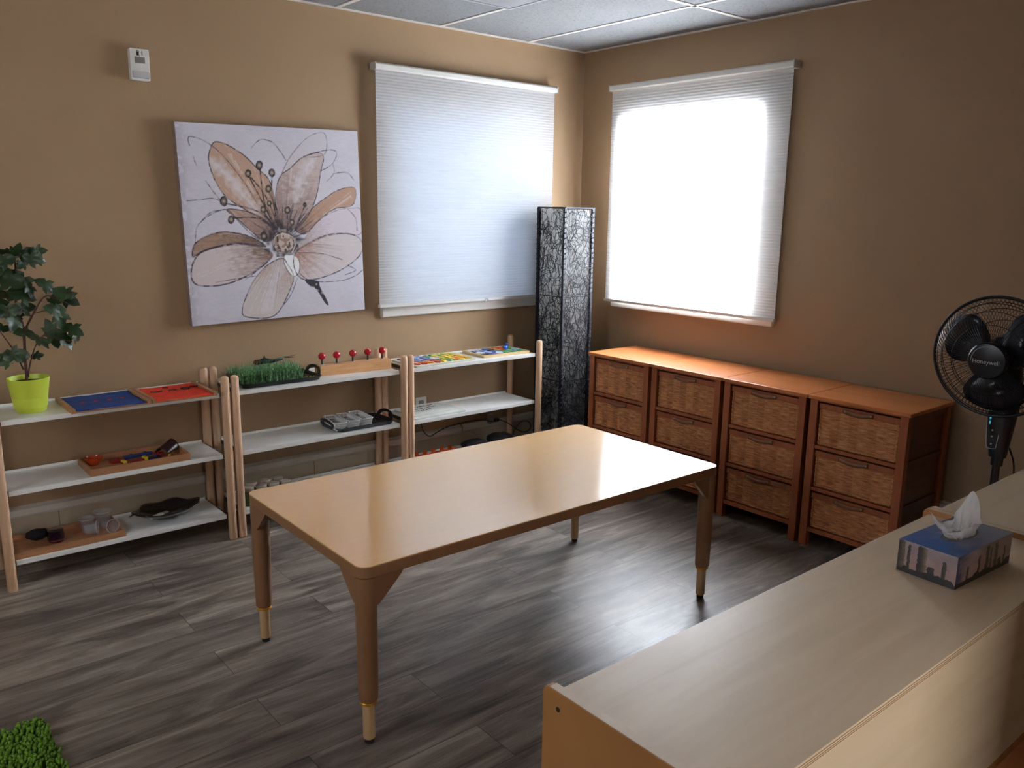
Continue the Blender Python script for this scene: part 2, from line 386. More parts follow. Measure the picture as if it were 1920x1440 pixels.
# ---- cellular blinds
def fabric():
    m, nt, bs = newmat('cellular_shade_fabric'); L = nt.links
    nt.nodes.remove(bs)
    tc = N(nt, 'ShaderNodeTexCoord'); mp = N(nt, 'ShaderNodeMapping'); mp.inputs['Scale'].default_value = (3, 3, 60); L.new(tc.outputs['Object'], mp.inputs['Vector'])
    no = N(nt, 'ShaderNodeTexNoise', i_Scale=1.5, i_Detail=4.0, i_Roughness=0.6); L.new(mp.outputs[0], no.inputs['Vector'])
    rp = ramp(nt, [(0.25, (0.78, 0.79, 0.80, 1)), (0.75, (0.84, 0.85, 0.86, 1))]); L.new(no.outputs['Fac'], rp.inputs[0])
    d = N(nt, 'ShaderNodeBsdfDiffuse'); t = N(nt, 'ShaderNodeBsdfTranslucent'); L.new(rp.outputs[0], d.inputs[0]); L.new(rp.outputs[0], t.inputs[0])
    mx = N(nt, 'ShaderNodeMixShader'); mx.inputs[0].default_value = 0.5; L.new(d.outputs[0], mx.inputs[1]); L.new(t.outputs[0], mx.inputs[2])
    L.new(mx.outputs[0], nt.nodes['Material Output'].inputs[0]); return m
FAB = fabric()
def blind(label, rz, loc, width, z0, z1):
    """local: x along the window, -y into the room"""
    t = thing('window_blind', label, 'blind', loc, rz, 'cellular blinds on the two windows')
    n = 80; zt = z1 - 0.034; zb = z0 + 0.016
    mb = MB(); vs = []
    for i in range(2 * n + 1):
        z = zb + (zt - zb) * i / (2 * n); y = -0.050 - (0.0022 if i % 2 else 0.0)
        vs += [(-width / 2 + 0.006, y, z), (width / 2 - 0.006, y, z)]
    mb.add(vs, [(2 * i, 2 * i + 1, 2 * i + 3, 2 * i + 2) for i in range(2 * n)])
    mb.build('pleated_fabric', FAB, t, fix=False)
    hr = MB().prism([(0, 0), (-0.05, 0), (-0.056, 0.006), (-0.056, 0.026), (-0.048, 0.034), (0, 0.034)], -width / 2, width / 2, lambda u, v, s_: (s_, u - 0.016, z1 - 0.034 + v))
    hr.build('headrail', WHITEP, t, bevel=0.001)
    for sx in (-1, 1): MB().box((sx * width / 2, -0.074, z1 - 0.036), (sx * (width / 2 + 0.006), -0.016, z1 + 0.001)).build('end_cap', plain('pale_end_cap', C(196, 192, 184), rough=0.4), t, bevel=0.002)
    MB().box((-width / 2 + 0.003, -0.064, z0), (width / 2 - 0.003, -0.042, z0 + 0.016)).build('bottom_rail', WHITEP, t, bevel=0.002)
    MB().lathe([(0.012, 0), (0.012, 0.004), (0.006, 0.008), (0.0, 0.008)], (0.1, 0, 0), 12, Matrix.Translation((0, -0.062, z0 + 0.004)) @ Matrix.Rotation(PI / 2, 4, 'X')).build('pull_tab', clear('clear_tab', alpha=0.4), t, smooth=True)
    for sx in (-0.37, 0.37):
        MB().box((sx * width - 0.02, -0.04, z1), (sx * width + 0.02, -0.001, z1 + 0.008)).build('bracket', clear('clear_bracket', alpha=0.5), t, bevel=0.002)
    return t
blind('closed white pleated blind glowing soft blue, left of the corner behind the woven lamp', 0, (-0.899, 0, 0), 1.228, 0.975, 2.206)
blind('closed white pleated blind on the right wall, brightly backlit by the sun', -PI / 2, (0, -0.8925, 0), 1.207, 0.953, 2.214)

# ---- baseboard heaters along the walls
def heater(name, f, L0, L1, seam=()):
    o = struct(MB().prism([(0, 0.02), (-0.024, 0.02), (-0.024, 0.205), (0, 0.215)], L0, L1, lambda u, v, s_: f(s_, u, v)).build(name, HEATM, bevel=0.001))
    struct(MB().prism([(0, 0.206), (-0.026, 0.196), (-0.029, 0.205), (-0.027, 0.230), (0, 0.240)], L0, L1, lambda u, v, s_: f(s_, u, v)).build('heater_cap', HEATW, o))
    sm = MB()
    for s_ in seam: sm.box(f(s_ - 0.0012, -0.0252, 0.02), f(s_ + 0.0012, -0.020, 0.205))
    if seam: struct(sm.build('panel_seam', plain('seam_brown', C(110, 96, 80)), o))  # panel joints in a darker brown than the enamel
    struct(MB().box(f(L0, -0.012, 0), f(L1, 0, 0.02)).build('foot_gap', DARKMET, o))
    return o
heater('baseboard_left', fN, -5.3, -0.95, (-1.90, -3.1, -4.3))
o = struct(MB().box((-0.95, -0.012, 0), (-0.0, 0, 0.235)).build('baseboard_corner', HEATM)); 
struct(MB().box((-0.93, -0.018, 0.20), (-0.0, 0, 0.24)).build('cap_strip', WHITE, o, bevel=0.002))
heater('baseboard_right', fE, -5.6, -0.03, (-2.0, -3.6))

# ---- small wall things
def outlet(loc, rz, label):
    t = thing('wall_outlet', label, 'outlet', loc, rz)
    MB().prism(rrect(0.072, 0.115, 0.006), 0, 0.005, lambda u, v, s_: (u, -s_, v)).build('cover_plate', WHITEP, t, bevel=0.001)
    for z in (-0.026, 0.026): MB().prism(rrect(0.034, 0.028, 0.008), 0.005, 0.0062, lambda u, v, s_: (u, -s_, v + z)).build('socket', GREYL, t)
outlet((-1.218, -0.0, 0.386), 0, 'white wall outlet just above the middle board of the right-hand shelf unit')

t = thing('wall_alarm', 'white rectangular wall alarm with clear strobe lens, high on the left wall', 'alarm', (-2.630, 0, 2.068))
MB().prism(rrect(0.078, 0.128, 0.006), 0, 0.032, lambda u, v, s_: (u, -s_, v)).build('housing', WHITEP, t, bevel=0.003)
MB().box((-0.020, -0.0335, 0.006), (0.020, -0.032, 0.030)).build('grille', plain('alarm_grille', C(120, 116, 114), rough=0.6), t)
g = MB(); g.box((-0.012, -0.0328, 0.036), (-0.002, -0.032, 0.052)); g.tube([(-0.012, -0.0326, 0.052), (-0.007, -0.0326, 0.058), (-0.002, -0.0326, 0.052)], 0.0012, 4); g.tube([(-0.002, -0.0326, 0.036), (0.002, -0.0326, 0.034)], 0.0012, 4)
g.build('pictogram', plain('alarm_black_print', C(30, 28, 28)), t)
g = MB(); g.box((0.008, -0.0326, 0.038), (0.013, -0.032, 0.055)); g.build('side_mark', GREYL, t)
MB().prism(rrect(0.070, 0.030, 0.006), 0.032, 0.044, lambda u, v, s_: (u * (1 - (s_ - 0.032) * 8), -s_, v - 0.040)).build('strobe_lens', clear('strobe_clear', alpha=0.45), t, bevel=0.002)
MB().box((-0.012, -0.036, -0.047), (0.014, -0.032, -0.035)).build('strobe_reflector', plain('strobe_silver', C(230, 230, 228), rough=0.2, metal=0.5), t)

# ================================================================ CANVAS PAINTING
def homography(src, dst):
    A = []
    for (x, y), (u, v) in zip(src, dst):
        A.append([x, y, 1, 0, 0, 0, -u * x, -u * y, -u]); A.append([0, 0, 0, x, y, 1, -v * x, -v * y, -v])
    _, _, V = np.linalg.svd(np.array(A, float)); return V[-1].reshape(3, 3)
def spline(pts, n=10, closed=False):
    P = [np.array(p, float) for p in pts]; out = []
    m_ = len(P)
    for i in range(m_ if closed else m_ - 1):
        p1, p2 = P[i], P[(i + 1) % m_]
        p0 = P[i - 1] if (closed or i > 0) else p1; p3 = P[(i + 2) % m_] if (closed or i + 2 < m_) else p2
        for k in range(n):
            t_ = k / n; out.append(0.5 * ((2 * p1) + (-p0 + p2) * t_ + (2 * p0 - 5 * p1 + 4 * p2 - p3) * t_ ** 2 + (-p0 + 3 * p1 - 3 * p2 + p3) * t_ ** 3))
    if not closed: out.append(P[-1])
    return np.array(out)
def vnoise(shape, cells, seed):
    rg = np.random.RandomState(seed); gy, gx = cells; g_ = rg.rand(gy + 2, gx + 2); ny, nx = shape
    y = np.linspace(0, gy, ny); x = np.linspace(0, gx, nx); yi = np.minimum(y.astype(int), gy); xi = np.minimum(x.astype(int), gx)
    fy = (y - yi)[:, None]; fx = (x - xi)[None, :]; fy = fy * fy * (3 - 2 * fy); fx = fx * fx * (3 - 2 * fx)
    a = g_[np.ix_(yi, xi)]; b = g_[np.ix_(yi, xi + 1)]; c = g_[np.ix_(yi + 1, xi)]; d = g_[np.ix_(yi + 1, xi + 1)]
    return a * (1 - fx) * (1 - fy) + b * fx * (1 - fy) + c * (1 - fx) * fy + d * fx * fy
def flower_image(n=420):
    # traced from the print itself, in a picture of it, then squared up
    Hm = homography([(95, 63), (1303, 130), (1350, 1297), (210, 1403)], [(0, 1), (1, 1), (1, 0), (0, 0)])
    def uv(p):
        p = np.atleast_2d(np.array(p, float)); q = np.c_[p, np.ones(len(p))] @ Hm.T; return q[:, :2] / q[:, 2:]
    V, U = np.mgrid[0:1:n * 1j, 0:1:n * 1j]
    n1 = vnoise((n, n), (60, 60), 1); n2 = vnoise((n, n), (14, 10), 2); n3 = vnoise((n, n), (200, 50), 3); n4 = vnoise((n, n), (5, 5), 4)
    img = np.zeros((n, n, 3)); base = lin(206, 202, 212); img[:] = base
    img += ((n2 - 0.5) * 0.06 + (n3 - 0.5) * 0.05)[..., None]
    e = np.clip(1 - U / 0.06, 0, 1) * (n1 > 0.35) * 0.35; img = img * (1 - e[..., None]) + lin(130, 125, 140) * e[..., None]
    def mask(poly, soft=0.006):
        pl = spline(poly, 8, True); q = uv(pl); x0, y0 = q.min(0); x1, y1 = q.max(0)
        ins = np.zeros((n, n), bool); j = len(q) - 1
        for i in range(len(q)):
            xi, yi = q[i]; xj, yj = q[j]
            if abs(yj - yi) > 1e-12:
                c_ = ((yi > V) != (yj > V)) & (U < (xj - xi) * (V - yi) / (yj - yi) + xi); ins ^= c_
            j = i
        return ins.astype(float)
    def dist_line(pts):
        q = uv(pts); D = np.full((n, n), 9.0)
        for a, b in zip(q[:-1], q[1:]):
            x0, x1 = sorted((a[0], b[0])); y0, y1 = sorted((a[1], b[1])); pad = 0.03
            i0, i1 = int(max(0, (y0 - pad) * n)), int(min(n, (y1 + pad) * n + 2)); j0, j1 = int(max(0, (x0 - pad) * n)), int(min(n, (x1 + pad) * n + 2))
            if i0 >= i1 or j0 >= j1: continue
            u_ = U[i0:i1, j0:j1]; v_ = V[i0:i1, j0:j1]; d = b - a; L2 = (d @ d) + 1e-12
            t_ = np.clip(((u_ - a[0]) * d[0] + (v_ - a[1]) * d[1]) / L2, 0, 1)
            dd = np.hypot(u_ - a[0] - t_ * d[0], v_ - a[1] - t_ * d[1]); D[i0:i1, j0:j1] = np.minimum(D[i0:i1, j0:j1], dd)
        return D
    def over(col, a): 
        nonlocal img; a = np.clip(a, 0, 1)[..., None]; img = img * (1 - a) + col * a
    def stroke(pts, w_=0.0028, col=lin(50, 44, 60), a=0.9, closed=False, rough_=0.5):
        D = dist_line(spline(pts, 10, closed) if len(pts) > 2 else np.array(pts, float))
        al = np.clip((w_ * 1.15 - D) / 0.0020 + 0.5, 0, 1) * (1 - rough_ * (n1 < 0.45)); over(col, al * a)
    cen = uv([(815, 850)])[0]; Rc = np.hypot(U - cen[0], V - cen[1])
    def petal(poly, c_in, c_out, r0, r1, a=0.85, streak=None):
        mk = mask(poly); t_ = np.clip((Rc - r0) / (r1 - r0) + (n3 - 0.5) * 0.5 + (n1 - 0.5) * 0.3, 0, 1)[..., None]
        colr = c_in * (1 - t_) + c_out * t_; over(colr, mk * a)
        if streak:
            D = dist_line(spline(streak, 8)); over(lin(214, 206, 210), mk * np.clip(1 - D / 0.045 + (n1 - 0.5) * 0.7, 0, 1) * 0.85)
    P1 = [(350, 205), (320, 290), (335, 380), (380, 480), (440, 560), (560, 640), (700, 720), (775, 770), (765, 620), (720, 450), (640, 370), (560, 290), (470, 230), (400, 200)]
    P2 = [(770, 740), (760, 560), (790, 430), (860, 370), (940, 300), (1040, 270), (1080, 300), (1060, 400), (1040, 520), (1000, 640), (930, 740), (860, 770)]
    P2b = [(800, 415), (850, 310), (930, 210), (1010, 150), (1090, 150), (1085, 280), (940, 300)]
    P3 = [(900, 770), (1000, 640), (1100, 560), (1190, 510), (1280, 500), (1292, 560), (1260, 620), (1150, 640), (1040, 720), (960, 800)]
    P4 = [(960, 820), (1040, 720), (1160, 650), (1270, 635), (1325, 650), (1325, 800), (1200, 800), (1060, 830), (900, 910)]
    P5 = [(900, 915), (1000, 850), (1120, 805), (1260, 805), (1330, 850), (1325, 930), (1240, 1010), (1120, 1070), (1000, 1100), (920, 1085), (880, 1000)]
    P6 = [(800, 960), (700, 1010), (620, 1100), (570, 1200), (540, 1290), (560, 1340), (700, 1350), (780, 1310), (850, 1180), (880, 1080), (840, 1000)]
    P7 = [(740, 930), (640, 880), (520, 865), (400, 880), (270, 920), (215, 990), (205, 1080), (240, 1130), (340, 1140), (460, 1120), (600, 1060), (700, 990)]
    P8 = [(700, 880), (600, 820), (480, 790), (380, 790), (290, 820), (225, 870), (215, 950), (280, 910), (400, 875), (520, 860), (640, 880)]
    P8b = [(440, 640), (560, 650), (680, 700), (760, 800), (700, 850), (620, 800), (520, 710)]
    tan, wh = lin(186, 148, 122), lin(214, 206, 208)
    petal(P2b, lin(200, 188, 184), lin(206, 200, 206), 0.2, 0.5, 0.7)
    petal(P1, lin(120, 88, 72), tan, 0.05, 0.30, 0.9, [(350, 330), (450, 420), (560, 560), (640, 650)])
    petal(P2, lin(128, 96, 82), lin(192, 172, 166), 0.05, 0.42, 0.9, [(1000, 330), (930, 430), (890, 560)])
    petal(P3, lin(110, 82, 70), lin(176, 136, 108), 0.05, 0.26, 0.92)
    petal(P4, lin(170, 150, 145), lin(212, 200, 208), 0.1, 0.3, 0.8)
    petal(P5, lin(170, 118, 90), lin(208, 196, 196), 0.08, 0.26, 0.9)
    petal(P6, lin(176, 146, 130), lin(204, 190, 186), 0.08, 0.3, 0.85, [(790, 1010), (740, 1130), (700, 1280)])
    petal(P8b, lin(120, 84, 66), lin(178, 140, 116), 0.08, 0.3, 0.85)
    petal(P8, lin(96, 70, 58), lin(156, 122, 98), 0.1, 0.42, 0.95)
    petal(P7, lin(120, 88, 66), lin(208, 192, 192), 0.10, 0.34, 0.92)
    # radial brush marks inside the petals
    th = np.arctan2(V - cen[1], U - cen[0]); tb = (th + PI) / (2 * PI); rg1 = np.random.RandomState(3); prof_ = rg1.rand(721)
    br = np.interp(tb * 720, np.arange(721), prof_) * 0.6 + np.interp(tb * 240, np.arange(721), prof_[::-1]) * 0.4
    anyp = np.maximum.reduce([mask(p_) for p_ in (P1, P2, P3, P5, P6, P7, P8, P8b)])
    over(lin(84, 60, 50), anyp * np.clip((br - 0.52) * 3.2, 0, 1) * np.clip(1.15 - Rc / 0.34, 0, 1) * (0.55 + 0.45 * (n3 > 0.4)) * 0.8)
    over(lin(222, 214, 214), anyp * np.clip((0.36 - br) * 3.0, 0, 1) * np.clip(Rc / 0.25 - 0.4, 0, 1) * (n1 > 0.4) * 0.7)
    # dark heart of the flower
    dk = mask([(690, 740), (780, 680), (860, 730), (960, 760), (1010, 800), (940, 870), (890, 930), (740, 950), (670, 880)])
    over(lin(44, 36, 40), dk * np.clip(1.25 - Rc / 0.11 + (n1 - 0.5) * 1.2, 0, 1))
    rg = random.Random(5)
    for k in range(46):
        a = R(rg.uniform(20, 175)); r0, r1 = rg.uniform(40, 80), rg.uniform(130, 260)
        stroke([(815 + r0 * math.cos(a), 850 - r0 * math.sin(a)), (815 + r1 * math.cos(a) , 850 - r1 * math.sin(a) * 1.05)], rg.uniform(0.001, 0.003), lin(58, 46, 50), 0.55)
    over(lin(250, 250, 252), mask([(820, 940), (880, 940), (918, 980), (915, 1050), (880, 1080), (840, 1040), (815, 980)]) * 0.8)
    D = Rc; ball = np.clip((0.062 - D) / 0.004, 0, 1); over(lin(150, 124, 108), ball * 0.95)
    over(lin(206, 192, 184), ball * (n1 > 0.55) * 0.7); over(lin(50, 38, 40), ball * (vnoise((n, n), (90, 90), 8) > 0.66) * 0.9)
    for k in range(12):
        a = k * 2 * PI / 12; stroke([(815 + 70 * math.cos(a), 860 + 70 * math.sin(a)), (815 + 76 * math.cos(a + 0.5), 860 + 76 * math.sin(a + 0.5))], 0.003, lin(60, 50, 48), 0.9)
    stroke([(750, 860), (760, 820), (810, 800), (870, 820), (890, 870), (870, 920)], 0.003, lin(214, 200, 190), 0.8)
    # outlines
    for Pp, wd in ((P1, .0026), (P2, .0024), (P3, .0022), (P5, .0028), (P6, .0026), (P7, .0034), (P8, .0030), (P8b, .0022)): stroke(Pp, wd, closed=True)
    stroke(P2b, .0020, a=0.6); stroke(P4, .002, a=0.6)
    for s_ in ([(195, 220), (185, 180), (200, 160), (270, 180), (340, 220), (400, 270)], [(400, 270), (470, 350), (560, 470), (640, 600)], [(220, 290), (228, 320), (240, 350)], [(300, 450), (350, 520), (400, 580)], [(175, 580), (260, 575), (340, 565), (390, 580)],
               [(600, 240), (660, 185), (740, 200), (800, 270), (830, 320)], [(940, 300), (1060, 260), (1150, 255), (1165, 290), (1130, 350), (1060, 390)], [(1140, 410), (1230, 400), (1280, 450)],
               [(230, 860), (240, 760), (290, 700), (380, 650), (450, 645), (520, 720), (600, 800), (680, 850)], [(920, 1060), (1000, 1110), (1180, 1110), (1280, 1080), (1335, 1040)], [(905, 1090), (860, 1200), (780, 1310)], [(370, 1115), (520, 1090), (640, 1075)],
               [(820, 940), (880, 940), (918, 980), (915, 1050), (880, 1080), (840, 1040), (815, 980), (820, 940)], [(1240, 1010), (1290, 1040), (1220, 1070)], [(910, 925), (1060, 930), (1200, 970)], [(1240, 640), (1290, 700), (1300, 780)], [(1100, 460), (1150, 400), (1140, 340)],
               [(700, 990), (640, 1040), (560, 1100)], [(480, 860), (600, 865), (720, 900)], [(420, 640), (330, 660), (260, 730)]):
        stroke(s_, 0.0022, lin(62, 56, 76), 0.8)
    for s_ in ([(790, 800), (660, 660), (440, 600)], [(770, 790), (650, 700), (490, 695)], [(780, 800), (700, 640), (585, 420)], [(770, 770), (690, 600), (660, 380)], [(790, 780), (740, 560), (738, 430)], [(800, 790), (770, 640), (720, 530)], [(770, 790), (680, 650)], [(840, 790), (840, 660)], [(860, 790), (875, 735)], [(890, 780), (920, 700), (955, 615)], [(780, 760), (700, 560), (600, 430)]):
        stroke(s_, 0.0034, lin(42, 34, 40), 0.9)
    for x, y, r_ in ((655, 350, 27), (580, 405, 24), (738, 400, 25), (715, 505, 24), (420, 585, 30), (468, 705, 25), (680, 640, 22), (840, 645, 22), (870, 725, 18), (955, 610, 12), (685, 815, 28), (720, 600, 16)):
        ring = [(x + r_ * 0.75 * math.cos(a), y + r_ * math.sin(a)) for a in np.linspace(0, 2 * PI, 9)[:-1]]
        mk = mask(ring); over(lin(60, 48, 48), mk * 0.9); c_ = uv([(x, y)])[0]; over(lin(190, 172, 140), np.clip(1 - np.hypot(U - c_[0], V - c_[1]) / 0.012, 0, 1) * (r_ > 14)); stroke(ring, 0.003, lin(36, 28, 34), 0.95, True)
    over(lin(40, 32, 42), mask([(955, 1100), (1040, 1110), (1055, 1150), (1110, 1258), (1090, 1258), (1030, 1165), (985, 1140)]) * (0.6 + 0.4 * (n1 > 0.3)))
    return np.clip(img, 0, 1)
cw = 0.897
t = thing('canvas_painting', 'square unframed canvas print of a brown and white lily, hanging left of the blind', 'painting', (-2.048, 0, 1.4092), rot=(0, R(-1.35), 0))
paint_grid('painted_canvas', flower_image(), lambda u, v: ((u - 0.5) * cw, -0.0401, (v - 0.5) * cw), painted('canvas_paint', rough=0.6, spec=0.35, bump=0.0006, bscale=350), t)
MB().box((-cw / 2, -0.040, -cw / 2), (cw / 2, -0.002, cw / 2)).build('canvas_edge', plain('canvas_wrap', C(150, 132, 124), rough=0.8, var=0.25, scale=25), t)

# ================================================================ ROUND-POST SHELF UNITS
PR = 0.0185; HS = 0.757; BZ = (0.682, 0.402, 0.118)
def shelf_unit(label, xc):
    t = thing('shelf_unit', label, 'shelf', (xc, 0, 0), 0, 'low three-board shelf units along the left wall')
    for sx in (-1, 1):
        for y in (-0.312, -0.0515):
            MB().lathe([(PR - 0.002, 0), (PR, 0.003), (PR, HS - 0.012), (PR * 0.86, HS - 0.004), (PR * 0.5, HS), (0, HS)], (sx * 0.442, y, 0), 24).build('post', BEECH, t, smooth=True, ang=60)
    for z in BZ:
        prof = [(-0.306, -0.020), (-0.306, 0.0), (-0.040, 0.0), (-0.040, 0.010), (-0.036, 0.010), (-0.036, -0.006), (-0.300, -0.006), (-0.300, -0.020)]
        MB().prism(prof, -0.4185, 0.4185, lambda u, v, s_: (s_, u, z + v)).build('shelf_board', BOARDW, t, bevel=0.0012)
        for sx in (-1, 1):
            MB().box((sx * 0.4188, -0.296, z - 0.018), (sx * 0.426, -0.060, z - 0.003)).build('side_bracket', DARKMET, t)
    return t
shelf_unit('leftmost low shelf unit, white boards on beech posts, holding the potted plant', -2.895)
shelf_unit('middle low shelf unit, white boards, holding the artificial grass and red balls', -1.967)
shelf_unit('low white-board shelf unit nearest the woven lamp, holding the puzzle boards', -1.044)

# ================================================================ TABLE
TX, TY, TL, TW, TH = -1.981, -1.651, 1.551, 0.785, 0.5474
t = thing('table', 'long low rectangular maple-topped table on four tan legs in the middle of the floor', 'table', (TX, TY, 0), R(-0.4))
top = MB(); rp_ = rrect(TL, TW, 0.035, 6)
top.prism(rp_, TH - 0.004, TH, lambda u, v, s_: (u, v, s_)); top.build('table_top', MAPLE, t, bevel=0.0015)
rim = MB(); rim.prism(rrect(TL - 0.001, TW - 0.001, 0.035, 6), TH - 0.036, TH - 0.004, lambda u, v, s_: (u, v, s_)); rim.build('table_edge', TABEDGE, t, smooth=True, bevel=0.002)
for sx in (-1, 1):
    for sy in (-1, 1):
        lx, ly = sx * (TL / 2 - 0.032), sy * (TW / 2 - 0.032)
        ringz = 0.128
        leg = MB().lathe([(0.024, ringz + 0.006), (0.0275, ringz + 0.012), (0.0285, ringz + 0.05), (0.0305, 0.40), (0.031, TH - 0.037)], (lx, ly, 0), 24)
        # corner bracket: two curved wings under the top and a rounded corner
        def wing(ax):
            pl = [(0.0, 0.0), (0.0, -0.088), (0.016, -0.083), (0.030, -0.070), (0.088, -0.012), (0.095, 0.0)]
            pl = [(0.012 + a, b) for a, b in pl]
            if ax == 0: f = lambda u, v, s_: (lx - sx * u, ly + sy * s_, TH - 0.037 + v)
            else: f = lambda u, v, s_: (lx + sx * s_, ly - sy * u, TH - 0.037 + v)
            leg.prism(pl, 0.006, 0.024, f)
        wing(0); wing(1)
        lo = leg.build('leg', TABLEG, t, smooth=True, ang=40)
        MB().lathe([(0.0195, ringz - 0.004), (0.0245, ringz - 0.002), (0.0245, ringz + 0.004), (0.022, ringz + 0.007)], (lx, ly, 0), 24).build('ring', BRASS, lo, smooth=True)
        MB().lathe([(0.0165, 0.016), (0.0175, 0.02), (0.0175, ringz)], (lx, ly, 0), 20).build('inner_leg', TABLEG2, lo, smooth=True)
        MB().lathe([(0.010, 0), (0.013, 0.002), (0.013, 0.012), (0.0165, 0.016)], (lx, ly, 0), 18).build('foot', RUBBER, lo, smooth=True)

# ================================================================ WICKER CABINETS
def wicker_material():
    m, nt, bs = newmat('woven_rattan'); L = nt.links
    tc = N(nt, 'ShaderNodeTexCoord'); no = N(nt, 'ShaderNodeTexNoise', i_Scale=40.0, i_Detail=3.0)
    mp = N(nt, 'ShaderNodeMapping'); mp.inputs['Scale'].default_value = (1, 0.6, 4); L.new(tc.outputs['Object'], mp.inputs['Vector']); L.new(mp.outputs[0], no.inputs['Vector'])
    rp = ramp(nt, [(0.3, C(150, 90, 50)), (0.5, C(196, 130, 78)), (0.72, C(224, 162, 106))]); L.new(no.outputs['Fac'], rp.inputs[0]); L.new(rp.outputs[0], bs.inputs['Base Color'])
    bs.inputs['Roughness'].default_value = 0.5; return m
WICK = wicker_material()
DEP = 0.395; CWD = 0.4648; HC = 0.704
openz = [(0.480, 0.680), (0.285, 0.462), (0.092, 0.265)]
def weave_panel(width, h):
    """front surface in the y (width) / z plane, bulging to -x"""
    rows = int(h / 0.0066); colsn = 8; nx = colsn * 10; ny = rows * 5; mb = MB()
    def f(u, v):
        y = (u - 0.5) * width; z = v * h; cu = u * colsn; r_ = v * rows + (0.5 if int(min(cu, colsn - 1e-6)) % 2 else 0.0)
        prof = abs(math.sin(PI * r_)) ** 0.7; col = abs(math.sin(PI * cu)) ** 0.55
        odd = int(min(cu, colsn - 1e-6)) % 2
        d = (0.0016 + 0.0040 * col + 0.0014 * prof) if odd else (0.0058 * prof * (0.3 + 0.7 * col))
        return (-d, y, z)
    mb.grid(nx, ny, f)
    return mb
PROTO = {}
def cabinet(label, ytop):
    """root at floor, centre of the body; local -x faces the room"""
    yc = ytop - CWD / 2
    t = thing('wicker_drawer_cabinet', label, 'cabinet', (-0.2285, yc, 0), 0, 'brown wicker drawer cabinets along the right wall')
    hx = DEP / 2; bw = 0.2215
    MB().box((-hx - 0.006, -CWD / 2 + 0.0012, HC - 0.017), (hx, CWD / 2 - 0.0012, HC)).build('cabinet_top', CABTOP, t, bevel=0.003)
    for sx in (-1, 1):
        for sy in (-1, 1):
            MB().box((sx * hx, sy * bw, 0), (sx * (hx - 0.036), sy * (bw - 0.036), HC - 0.0175)).build('post', CABW, t, bevel=0.002)
    for z0, z1 in ((0.680, 0.686), (0.463, 0.479), (0.267, 0.283), (0.070, 0.090)):
        MB().box((-hx + 0.004, -bw + 0.0362, z0), (-hx + 0.034, bw - 0.0362, z1)).build('front_rail', CABW, t, bevel=0.0015)
    for sy in (-1, 1):
        sp = MB()
        for z0, z1 in ((0.655, 0.685), (0.463, 0.487), (0.267, 0.291), (0.070, 0.094)):
            sp.box((-hx + 0.0362, sy * (bw - 0.006), z0), (hx - 0.0362, sy * (bw - 0.026), z1))
        sp.box((-hx + 0.0362, sy * (bw - 0.014), 0.070), (hx - 0.0362, sy * (bw - 0.020), 0.655))
        sp.build('side_frame', WALNUT, t, bevel=0.001)
    MB().box((hx - 0.010, -bw + 0.0362, 0.08), (hx - 0.004, bw - 0.0362, 0.685)).build('back_panel', WALNUT, t)
    dw = 2 * (bw - 0.0362) - 0.008
    for k, (z0, z1) in enumerate(openz):
        h = z1 - z0 - 0.010; fx = -hx + 0.010
        if k not in PROTO or True:
            d = MB()      # basket body and frame rails
            d.box((fx, -dw / 2, z0 + h - 0.024), (fx + 0.016, dw / 2, z0 + h + 0.002))            # top rail
            o = d.build('drawer', CABW, t, bevel=0.002)
            s_ = MB(); s_.box((fx + 0.012, -dw / 2 + 0.004, z0 + 0.002), (hx - 0.02, -dw / 2 + 0.010, z0 + h - 0.024)); s_.box((fx + 0.012, dw / 2 - 0.004, z0 + 0.002), (hx - 0.02, dw / 2 - 0.010, z0 + h - 0.024)); s_.box((fx + 0.012, -dw / 2 + 0.010, z0 + 0.002), (hx - 0.02, dw / 2 - 0.010, z0 + 0.008))
            s_.build('basket_sides', WICK, o)
            key = 'wv%d' % k
            if key not in PROTO:
                wp = weave_panel(dw - 0.02, h - 0.034); w_ = wp.build('woven_front', WICK, o, smooth=True, ang=0, fix=False); PROTO[key] = w_.data
            else:
                w_ = bpy.data.objects.new('woven_front', PROTO[key]); COL.objects.link(w_); w_.parent = o
            w_.location = (fx + 0.010, 0, z0 + 0.010)
            # braided border round the weave
            br = MB()
            n_ = 48
            for (pa, pb, m_) in (((-dw / 2 + 0.006, z0 + 0.006), (dw / 2 - 0.006, z0 + 0.006), 60), ((-dw / 2 + 0.006, z0 + 0.006), (-dw / 2 + 0.006, z0 + h - 0.026), 26), ((dw / 2 - 0.006, z0 + 0.006), (dw / 2 - 0.006, z0 + h - 0.026), 26)):
                br.tube([(fx + 0.008 - 0.0012 * math.sin(i * 1.9), pa[0] + (pb[0] - pa[0]) * i / m_, pa[1] + (pb[1] - pa[1]) * i / m_) for i in range(m_ + 1)], [0.0052 + 0.0009 * math.sin(i * 1.9) for i in range(m_ + 1)], 6)
            br.build('braided_edge', WICK, o, smooth=True, ang=0)
            st = MB()
            st.grid(12, 2, lambda u, v: (fx - 0.0035 - 0.010 * math.sin(PI * u), (u - 0.5) * 0.135, z0 + h - 0.011 - 0.007 * math.sin(PI * u) + (v - 0.5) * 0.019))
            so = st.build('strap_handle', LEATHER, o, smooth=True, fix=False); sm = so.modifiers.new('thick', 'SOLIDIFY'); sm.thickness = 0.003; sm.offset = 0
            for yy in (-0.058, 0.058):
                MB().lathe([(0.0042, 0), (0.0036, 0.0018), (0, 0.0026)], (0, 0, 0), 10, Matrix.Translation((fx - 0.0048 - 0.001, yy, z0 + h - 0.0125)) @ Matrix.Rotation(-PI / 2, 4, 'Y')).build('rivet', NICKEL, o, smooth=True)
    return t
